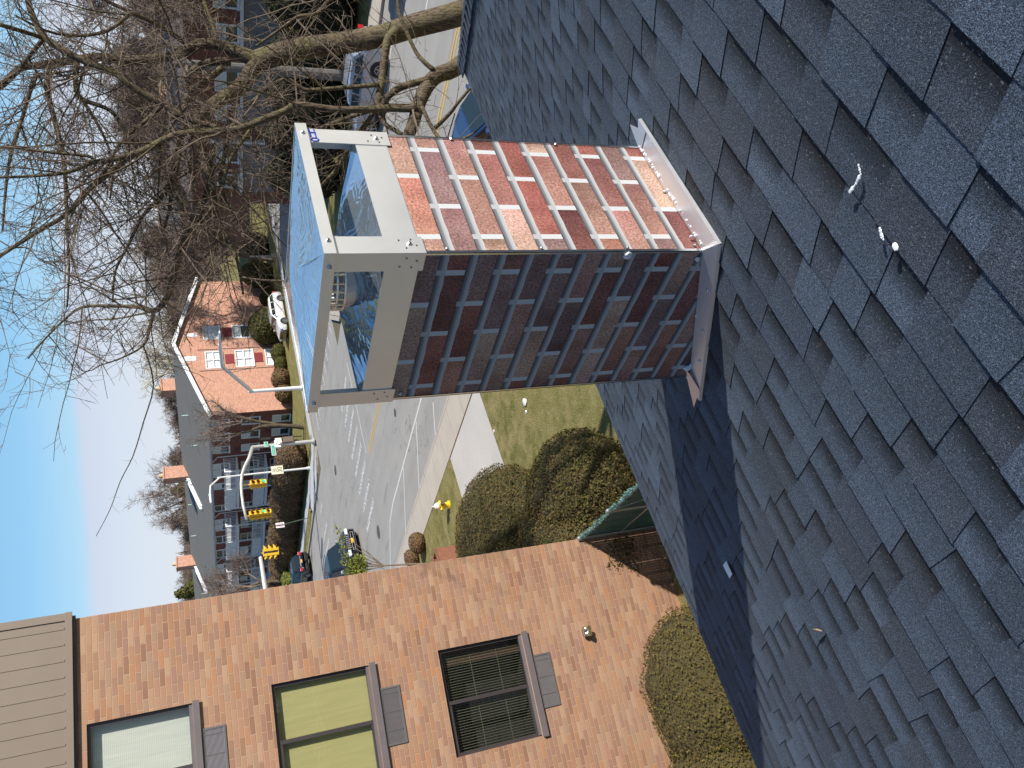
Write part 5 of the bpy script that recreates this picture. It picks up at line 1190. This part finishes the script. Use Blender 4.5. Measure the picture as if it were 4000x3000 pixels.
bare_tree('sycamore', 'pale-barked bare sycamore whose limbs show over the brick roof ridge', (67, 77, 0), 19, 12, M['bark_pale'], M['bark_pale'], .35, .5, 2, minr=.02)
bare_tree('bare_tree', 'fan-shaped bare tree standing up behind the middle roof chimney', (70, 112, 0), 17, 15, M['bark_far'], M['twig_far'], .28, .36, 3, minr=.016)
pro = [bare_tree('bare_tree', 'bare tree of the row behind the far houses', (0, 0, 0), 15, 40+i, M['bark_far'], M['twig_far'], .26, .5, 3, minr=.017, dens=1.9) for i in range(3)]
spots = [(58, 30, 1.0), (66, 44, 1.1), (78, 36, 1.15), (64, 18, 1.0), (85, 60, 1.1), (92, 84, 1.0), (74, 66, .9), (98, 40, 1.25), (110, 66, 1.2), (88, 20, 1.15), (106, 98, 1.0), (90, 118, .95), (74, 130, .9), (120, 130, 1.05),
         (68, 145, .95), (100, 150, 1.0), (84, 165, .95), (112, 20, 1.3), (60, 55.5, .85), (130, 90, 1.2), (125, 45, 1.3), (55, 165, .9), (66, 185, 1.0), (46, 22, .8), (50, 44.9, .0)]
names = 'nearest,second,third,fourth'
rg = random.Random(10)
for i, (x, y, s_) in enumerate(spots):
    if s_ == 0: continue
    o = pro[i] if i < 3 else copy_tree(pro[i % 3])
    o.location = (x, y, 0); o.rotation_euler = (0, 0, rg.random()*6.28); o.scale = (s_, s_, s_*rg.uniform(.9, 1.05))
    o['group'] = 'leafless trees in the tangle behind the far houses'; o['label'] = 'bare twiggy tree lost in the tangle of trees behind the far houses'
# far wood on the rise
mb = MB(); rg = random.Random(31)
for i in range(1900):
    a_ = R(rg.uniform(-25, 80)); d = rg.uniform(190, 420); x, y = d*math.sin(a_), d*math.cos(a_)
    h = rg.uniform(9.5, 13.5)*(1+.22*noise.noise(Vector((x*.02, y*.02, 0)))) ; b_ = Vector((x, y, (d-170)*.0285))
    mb.tube([b_, b_+Vector((0, 0, h*.6))], [.22, .1], 3, cap=False)
    for k in range(20):
        t = rg.uniform(.15, 1); p = b_+Vector((0, 0, h*t*.75)); dd = Vector((rg.gauss(0, .55), rg.gauss(0, .55), rg.uniform(.3, 1))).normalized(); ln = rg.uniform(1.2, 3.2)
        w = Vector((math.cos(a_), -math.sin(a_), 0))*rg.uniform(.08, .22); q = p+dd*ln
        mb.quad(p-w, p+w, q+w*.35, q-w*.35, (rg.uniform(.7, 1.2),)*3)
m_ = mat('far_wood', (.19, .145, .12), 1, var=.45, sc=.035, vcol=True); kind(mb.build('distant_wood', m_), 'stuff')['label'] = 'brown leafless wood along the skyline'
# evergreens on the skyline behind the roof
for i, (X_, Y_, dd, hh, w_) in enumerate(((715, 1905, 170, 1.0, 3.0), (738, 2300, 140, .8, 2.4))):
    p = DH(X_, Y_, dd); tz = p.z+hh; lob = []
    for k in range(6): lob.append((math.sin(k*2.4)*.6, math.cos(k*2.4)*.6, tz*(.35+.12*k), w_*(1-.13*k), w_*(1-.13*k), tz*.16))
    foliage('evergreen_tree', ['dark evergreen tree on the skyline left of the middle roof chimney', 'evergreen tree on the skyline beside the tan block edge', 'evergreen tree on the skyline by the roof peak'][i], 'tree', (p.x, p.y, 0), lob, M['olive'], 5200, .42, seed=60+i, stem=tz*.5, group='evergreen trees on the skyline')
# arborvitae screen across the road with yellowish outer face
rg = random.Random(5)
for i in range(9):
    y = 9.5+i*2.3
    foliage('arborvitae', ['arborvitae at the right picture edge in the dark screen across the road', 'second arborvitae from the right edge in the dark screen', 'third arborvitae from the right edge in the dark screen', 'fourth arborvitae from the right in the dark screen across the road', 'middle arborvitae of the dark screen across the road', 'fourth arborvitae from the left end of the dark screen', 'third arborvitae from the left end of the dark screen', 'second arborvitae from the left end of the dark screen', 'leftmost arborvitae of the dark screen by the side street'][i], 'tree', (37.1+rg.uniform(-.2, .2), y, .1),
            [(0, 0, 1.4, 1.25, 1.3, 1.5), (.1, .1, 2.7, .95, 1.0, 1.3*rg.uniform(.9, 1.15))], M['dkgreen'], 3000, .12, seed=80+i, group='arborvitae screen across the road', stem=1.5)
foliage('golden_hedge', 'yellow-brown hedge strip behind the dark arborvitae screen', 'hedge', (40.6, 9, .1), row_lobes(11, .95, 1.6, 1.5, 2.2, rg), M['yellowgreen'], 9000, .10, seed=95)
# small conifer sprays in front of the dark car
sb = G(1470, 2262, .1)
t = thing('young_conifer', 'young yellow-green conifer growing by the tan block, its sprays over the dark car', 'tree', (sb.x*.62, sb.y*.62, .1)); K = .62
base = Vector((sb.x*.62, sb.y*.62, .1)); dist = math.hypot(base.x, base.y); mbw = MB(); mbl = MB(); rg = random.Random(8)
top = DH(1385, 2215, dist)-base; mbw.tube([(0, 0, 0), top*.5+Vector((.05, 0, 0)), top], [.05, .035, .012], 6)
for (X_, Y_, r__, n_) in ((1392, 2215, .30, 420), (1408, 2195, .22, 220), (1345, 2150, .15, 60), (1332, 2108, .13, 45), (1318, 2070, .10, 25), (1375, 2240, .26, 260), (1415, 2228, .22, 180), (1350, 2190, .14, 60)):
    c = DH(X_, Y_, dist)-base; mbw.tube([top*.75, c], [.018, .006], 5)
    for _ in range(n_):
        d = rv(rg); p = c+d*r__*rg.random()**.4; l = rg.uniform(.05, .12); dd = (d+rv(rg)*.6).normalized(); w = dd.orthogonal().normalized()*.016; q = rg.uniform(.6, 1.3)
        mbl.quad(p-w, p+dd*l*.5-w*1.6, p+dd*l, p+dd*l*.5+w*1.6, (q, q, q*.9))
for (a_, b_) in (((1430, 2150), (1560, 2290)), ((1420, 2250), (1530, 2230)), ((1410, 2205), (1480, 2180)), ((1345, 2110), (1305, 2038))):
    pts, _d = strand(mbw, DH(*a_, dist)-base, DH(*b_, dist)-DH(*a_, dist), (DH(*b_, dist)-DH(*a_, dist)).length, .014, .004, rg, 6, .12, 4); sprout(mbw, pts, .006, .25, rg, 1, 4, .003)
mbw.build('trunk', M['bark'], t); mbl.build('foliage', M['yellowgreen'], t)
p = G(1180, 2278, .1); foliage('low_conifer', 'low yellow-green conifer by the sidewalk behind the parked cars', 'shrub', (p.x+2, p.y+3, .1), [(0, 0, .7, 1.1, 1.1, .8)], M['yellowgreen'], 1200, .12, seed=99)
# ================================================================ buildings across the road on the right
M['gsiding'] = mat('grey_siding', (.22, .22, .245), .7, var=.1, sc=3)
cb = thing('brick_town_house', 'brick town house with grey siding bays and white trim behind the dark screen of trees', 'building', (50, 6, 0))
LC = 34.5; fC = lambda u, z, d=0: (d, u, z)
hol = []
for k in range(6): hol += [(1.2+k*5.6, 2.6+k*5.6, .7, 1.5), (1.2+k*5.6, 2.9+k*5.6, 4.3, 5.7), (3.9+k*5.6, 5.1+k*5.6, 4.3, 5.7)]
mb = MB(); gridwall(mb, fC, 0, LC, 0, 7.4, hol)
for a_, b_ in (((0, 0), (12, 0)), ((12, LC), (0, LC))): mb.quad((a_[0], a_[1], 0), (b_[0], b_[1], 0), (b_[0], b_[1], 7.4), (a_[0], a_[1], 7.4), uv=[(a_[0], 0), (b_[0], 0), (b_[0], 7.4), (a_[0], 7.4)])
mb.build('wall', M['redbrick'], cb)
for h in hol: win2(fC, *h, 1 if h[2] > 4 else 0, cb)
for k in range(6):
    u = .9+k*5.6
    mb = MB(); mb.box(-.12, -.004, u+.2, u+4.4, 1.75, 3.9); v_ = u+.35
    while v_ < u+4.3: mb.box(-.14, -.12, v_, v_+.02, 1.75, 3.9); v_ += .3
    mb.build('siding_bay', M['gsiding'], cb)
    mb = MB(); mb.box(-.35, -.0, u-.0, u+.16, 0, 6.2); mb.build('column', M['white'], cb); mb = MB(); mb.box(-.35, -.14, u, u+4.6, 3.95, 4.15); mb.build('band', M['white'], cb)
mb = MB(); mb.hexa([(-.5, -.4, 7.3), (6, -.4, 8.5), (6, LC+.4, 8.5), (-.5, LC+.4, 7.3), (-.5, -.4, 7.45), (6, -.4, 8.65), (6, LC+.4, 8.65), (-.5, LC+.4, 7.45)]); mb.hexa([(6, -.4, 8.5), (12.5, -.4, 7.3), (12.5, LC+.4, 7.3), (6, LC+.4, 8.5), (6, -.4, 8.65), (12.5, -.4, 7.45), (12.5, LC+.4, 7.45), (6, LC+.4, 8.65)])
mb.build('roof', mat('brown_roof', (.11, .085, .075), .9, var=.25, sc=1.5), cb)
db = thing('pink_brick_house', 'sunlit pink brick gabled house far along the side street behind the tree limbs', 'building', (84, 62, 0))
mb = MB(); hz = [(2.2+k*3.6, 3.6+k*3.6, z, z+1.4) for k in range(5) for z in (.6, 3.3, 6.0)]
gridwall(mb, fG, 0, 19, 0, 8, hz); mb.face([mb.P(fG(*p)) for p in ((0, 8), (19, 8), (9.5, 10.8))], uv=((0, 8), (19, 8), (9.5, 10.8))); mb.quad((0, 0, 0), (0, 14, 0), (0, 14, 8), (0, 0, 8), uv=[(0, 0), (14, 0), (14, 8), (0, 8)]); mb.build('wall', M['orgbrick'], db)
for h in hz: win2(fG, *h, 1, db)
mb = MB(); mb.hexa([(-.4, -.4, 7.95), (9.5, -.4, 10.9), (9.5, 14, 10.9), (-.4, 14, 7.95), (-.4, -.4, 8.1), (9.5, -.4, 11.05), (9.5, 14, 11.05), (-.4, 14, 8.1)]); mb.hexa([(9.5, -.4, 10.9), (19.4, -.4, 7.95), (19.4, 14, 7.95), (9.5, 14, 10.9), (9.5, -.4, 11.05), (19.4, -.4, 8.1), (19.4, 14, 8.1), (9.5, 14, 11.05)]); mb.build('roof', M['aroof'], db)
# blue-white bollard posts / rail ends on the far lawn are read as short white posts
for i, (X_, Y_) in enumerate(((1035, 667), (1043, 705), (1090, 1000))):
    p = G(X_, Y_, .1); mb = MB(); mb.tube([(0, 0, 0), (0, 0, 1.5 if i < 2 else 2.6)], .09 if i < 2 else .06, 8); tag(mb.build('white_post' if i < 2 else 'grey_post', M['polew'] if i < 2 else M['pole'], loc=p), ['short white post on the far lawn, the one further right', 'short white post on the far lawn, the left one of two', 'grey post on the lawn right of the brick gable'][i], 'post')
# smooth grey utility pole across the road
p = G(1405, 300, .1); mb = MB(); mb.tube([(0, 0, 0), (0, 0, 8.2)], [.27, .19], 12); up_ = thing('utility_pole', 'thick dark grey utility pole across the road behind the big limbs', 'pole', p); mb.build('post', mat('weathered_pole', (.12, .115, .11), .9, var=.3, sc=4), up_)
mb = MB(); mb.box(-.9, .9, -.06, .06, 7.6, 7.75); mb.build('crossarm', M['bark_far'], up_)
# ================================================================ vehicles
def paint(name, col): 
    m, nt, b = new_mat(name); b.inputs['Base Color'].default_value = (*col, 1); b.inputs['Roughness'].default_value = .28; b.inputs['Metallic'].default_value = .25
    b.inputs['Coat Weight'].default_value = 1; b.inputs['Coat Roughness'].default_value = .04; return m
M['cglass'] = mat('car_glass', (.012, .02, .022), .04, spec=1); M['chrome'] = mat('chrome', (.75, .76, .78), .12, 1); M['rim'] = mat('alloy_rim', (.5, .5, .52), .3, .8); M['plate'] = mat('plate_yellow', (.75, .42, .05), .5)
M['tail'] = mat('tail_lamp', (.45, .02, .02), .2); M['headl'] = mat('head_lamp', (.75, .78, .80), .1)
def car(label, loc, rz, col, Lc=4.7, Wc=1.86, Hc=1.68, style='suv', group=None, plate='plate'):
    """drives towards local -y; origin on the road under its middle"""
    t = thing('parked_car' if style != 'drive' else 'suv', label, 'car', loc, rz, group); hw = Wc/2; pm_ = paint('car_paint', col)
    st = [(-.5, .30, .62, .80), (-.485, .25, .78, .92), (-.44, .24, .92, .97), (-.34, .24, 1.0, 1.0), (-.22, .24, 1.04, 1.0), (-.05, .24, 1.04, 1.0), (.2, .24, 1.06, 1.0), (.38, .24, 1.08, .99), (.46, .26, 1.06, .96), (.495, .32, .9, .90), (.5, .42, .7, .86)]
    mb = MB(); rings = []
    for f_, zb, zt, w in st:
        y = f_*Lc; hw_ = hw*w; r = [(-hw_*.96, y, zb), (-hw_, y, zb+.12), (-hw_*1.0, y, (zb+zt)/2), (-hw_*.985, y, zt-.1), (-hw_*.93, y, zt-.01), (-hw_*.6, y, zt+.025), (0, y, zt+.035), (hw_*.6, y, zt+.025), (hw_*.93, y, zt-.01), (hw_*.985, y, zt-.1), (hw_, y, (zb+zt)/2), (hw_, y, zb+.12), (hw_*.96, y, zb)]
        rings.append([mb.P(p) for p in r])
    for a_, b_ in zip(rings, rings[1:]):
        for k in range(len(a_)-1): mb.face((a_[k], a_[k+1], b_[k+1], b_[k]))
        mb.face((a_[-1], a_[0], b_[0], b_[-1]))
    mb.face(rings[0]); mb.face(rings[-1][::-1]); body = mb.build('body', pm_, t, smooth=True, bevel=0)
    cs = [(-.24, 1.02, .90), (-.10, Hc-.08, .78), (0, Hc-.01, .76), (.22, Hc, .76), (.38, Hc-.05, .75), (.475, 1.05, .84)]
    mb = MB(); rings = []
    for f_, zt, w in cs:
        y = f_*Lc; b0 = hw*.93; wt = hw*w
        rings.append([mb.P(p) for p in ((-b0, y, 1.0), (-(b0*.35+wt*.65), y, max(1.0, zt-.22)), (-wt*.96, y, max(1.01, zt-.05)), (-wt*.7, y, max(1.02, zt)), (wt*.7, y, max(1.02, zt)), (wt*.96, y, max(1.01, zt-.05)), (b0*.35+wt*.65, y, max(1.0, zt-.22)), (b0, y, 1.0))])
    for a_, b_ in zip(rings, rings[1:]):
        for k in range(7): mb.face((a_[k], a_[k+1], b_[k+1], b_[k]))
    mb.face(rings[0]); mb.face(rings[-1][::-1]); mb.build('cabin', pm_, t, smooth=False)
    def glassq(q, name='windscreen'):
        mb = MB(); q = [Vector(p) for p in q]; n = (q[1]-q[0]).cross(q[3]-q[0]).normalized(); mb.prism([p-n*.004 for p in q], n*.012); mb.build(name, M['cglass'], t)
    y0, y1 = -.24*Lc, -.10*Lc
    wy = lambda f_, s_=1: None
    glassq([(-hw*.80, y0+.05, 1.055), (hw*.80, y0+.05, 1.055), (hw*.68, y1-.04, Hc-.11), (-hw*.68, y1-.04, Hc-.11)])
    y2, y3 = .475*Lc, .38*Lc; glassq([(hw*.74, y2-.02, 1.10), (-hw*.74, y2-.02, 1.10), (-hw*.66, y3+.04, Hc-.14), (hw*.66, y3+.04, Hc-.14)], 'rear_window')
    for s_ in (-1, 1):
        for (fa, fb, fc, fd) in ((-.19, .02, .02, -.095), (.04, .21, .21, .04), (.23, .42, .36, .23)):
            q = [(s_*hw*.945, fa*Lc, 1.07), (s_*hw*.945, fb*Lc, 1.07), (s_*hw*.80, fc*Lc, Hc-.17), (s_*hw*.80, fd*Lc, Hc-.17)]
            glassq(q if s_ > 0 else q[::-1], 'side_window')
    for s_ in (-1, 1):
        for fy in (-.31, .295):
            mb = MB(); x0, x1 = s_*(hw-.2), s_*(hw+.01); y = fy*Lc; mb.tube([(x0, y, .34), (x1-s_*.02, y, .34), (x1, y, .34)], [.34, .34, .31], 24); w_ = mb.build('wheel', M['rubber'], t)
            mb = MB()
            mb.tube([(x1-s_*.005, y, .34), (x1+s_*.008, y, .34)], .06, 10); N = 5
            for k in range(N): a_ = 2*math.pi*k/N; c_, s2__ = math.cos(a_), math.sin(a_); mb.tube([(x1+s_*.006, y, .34), (x1+s_*.006, y+c_*.21, .34+s2__*.21)], [.035, .028], 5)
            mb.tube([(x1+s_*.004, y+.215*math.cos(2*math.pi*k/20), .34+.215*math.sin(2*math.pi*k/20)) for k in range(21)], .018, 5); mb.build('rim', M['rim'], w_)
            mb = MB(); mb.tube([(s_*(hw-.25), y, .36), (s_*(hw+.002), y, .36)], .40, 20); mb.build('wheel_arch', M['black'], t)
        mb = MB(); mb.box(*sorted((s_*hw*.97, s_*(hw+.18))), -.19*Lc, -.19*Lc+.1, 1.03, 1.2); mb.build('mirror', M['chrome'] if style == 'drive' else pm_, t, bevel=.03)
        mb = MB(); mb.box(*sorted((s_*hw*.55, s_*hw*.93)), -Lc*.497, -Lc*.46, .66, .82); mb.build('headlight', M['headl'], t, bevel=.02)
        mb = MB(); mb.box(*sorted((s_*hw*.62, s_*hw*.96)), Lc*.465, Lc*.502, .82, 1.04); mb.build('taillight', M['tail'], t, bevel=.02)
    mb = MB(); mb.box(-hw*.5, hw*.5, -Lc*.506, -Lc*.49, .60, .86); g_ = mb.build('grille', M['black'], t, bevel=.01)
    mb = MB()
    for k in range(8): x_ = -hw*.46+k*hw*.92/7; mb.box(x_-.02, x_+.02, -Lc*.512, -Lc*.5062, .62, .84)
    mb.build('grille_bars', M['chrome'], g_)
    mb = MB(); mb.box(-hw*.6, hw*.6, -Lc*.512, -Lc*.49, .38, .41); mb.box(-hw*.6, hw*.6, -Lc*.512, -Lc*.49, .52, .55); mb.box(-hw*.63, -hw*.6, -Lc*.512, -Lc*.49, .38, .55); mb.box(hw*.6, hw*.63, -Lc*.512, -Lc*.49, .38, .55); mb.build('bumper_trim', M['chrome'], t)
    mb = MB(); mb.box(-.15, .15, -Lc*.518, -Lc*.5122, .44, .58); mb.build('front_plate', M['plate'], t)
    mb = MB(); mb.box(-.15, .15, Lc*.5, Lc*.506, .78, .9); mb.build('rear_plate', M[plate], t)
    mb = MB(); mb.box(-hw*.9, hw*.9, Lc*.485, Lc*.51, .42, .56); mb.build('rear_bumper', M['black'], t, bevel=.01)
    for s_ in (-1, 1): mb = MB(); mb.tube([(s_*hw*.66, -.06*Lc, Hc+.01), (s_*hw*.67, .1*Lc, Hc+.055), (s_*hw*.66, .34*Lc, Hc)], .018, 5); mb.build('roof_rail', M['black'], t)
    return t
BK = (.012, .016, .024)
f_ = G(1411, 2120); car('dark blue-black suv driving towards us over the crosswalk behind the conifer sprays', (f_.x, f_.y+2.35, 0), R(4), BK, 4.8, 1.95, 1.8, 'drive')
car('black hatchback parked at the far curb, red tail lamps towards us', (31.75, 65.6, 0), R(180), (.015, .015, .018), 4.5, 1.85, 1.65)
car('white car parked in front of the black hatchback, mostly behind the tan wall', (31.75, 71.6, 0), R(180), (.7, .72, .75), 4.6, 1.85, 1.5)
c4 = G(1122, 1238); car('white car parked by the gable shrubs, seen over the chimney lid', (c4.x+.3, c4.y+.2, 0), R(-90), (.72, .74, .76), 4.6, 1.85, 1.5)
car('silver-blue car parked across the road behind the tree trunks', (32.0-.35, 19.2, 0), R(180), (.40, .46, .54), 4.7, 1.85, 1.5)
car('white van parked across the road at the right picture edge', (31.6, 12.2, 0), R(180), (.72, .73, .74), 5.2, 1.95, 1.95)
car('dark blue car parked at our side of the road just beyond the roof edge', (17.75, 12.0, 0), R(0), (.010, .035, .11), 4.7, 1.85, 1.5)
# name tidy: every repeat keeps its kind as name
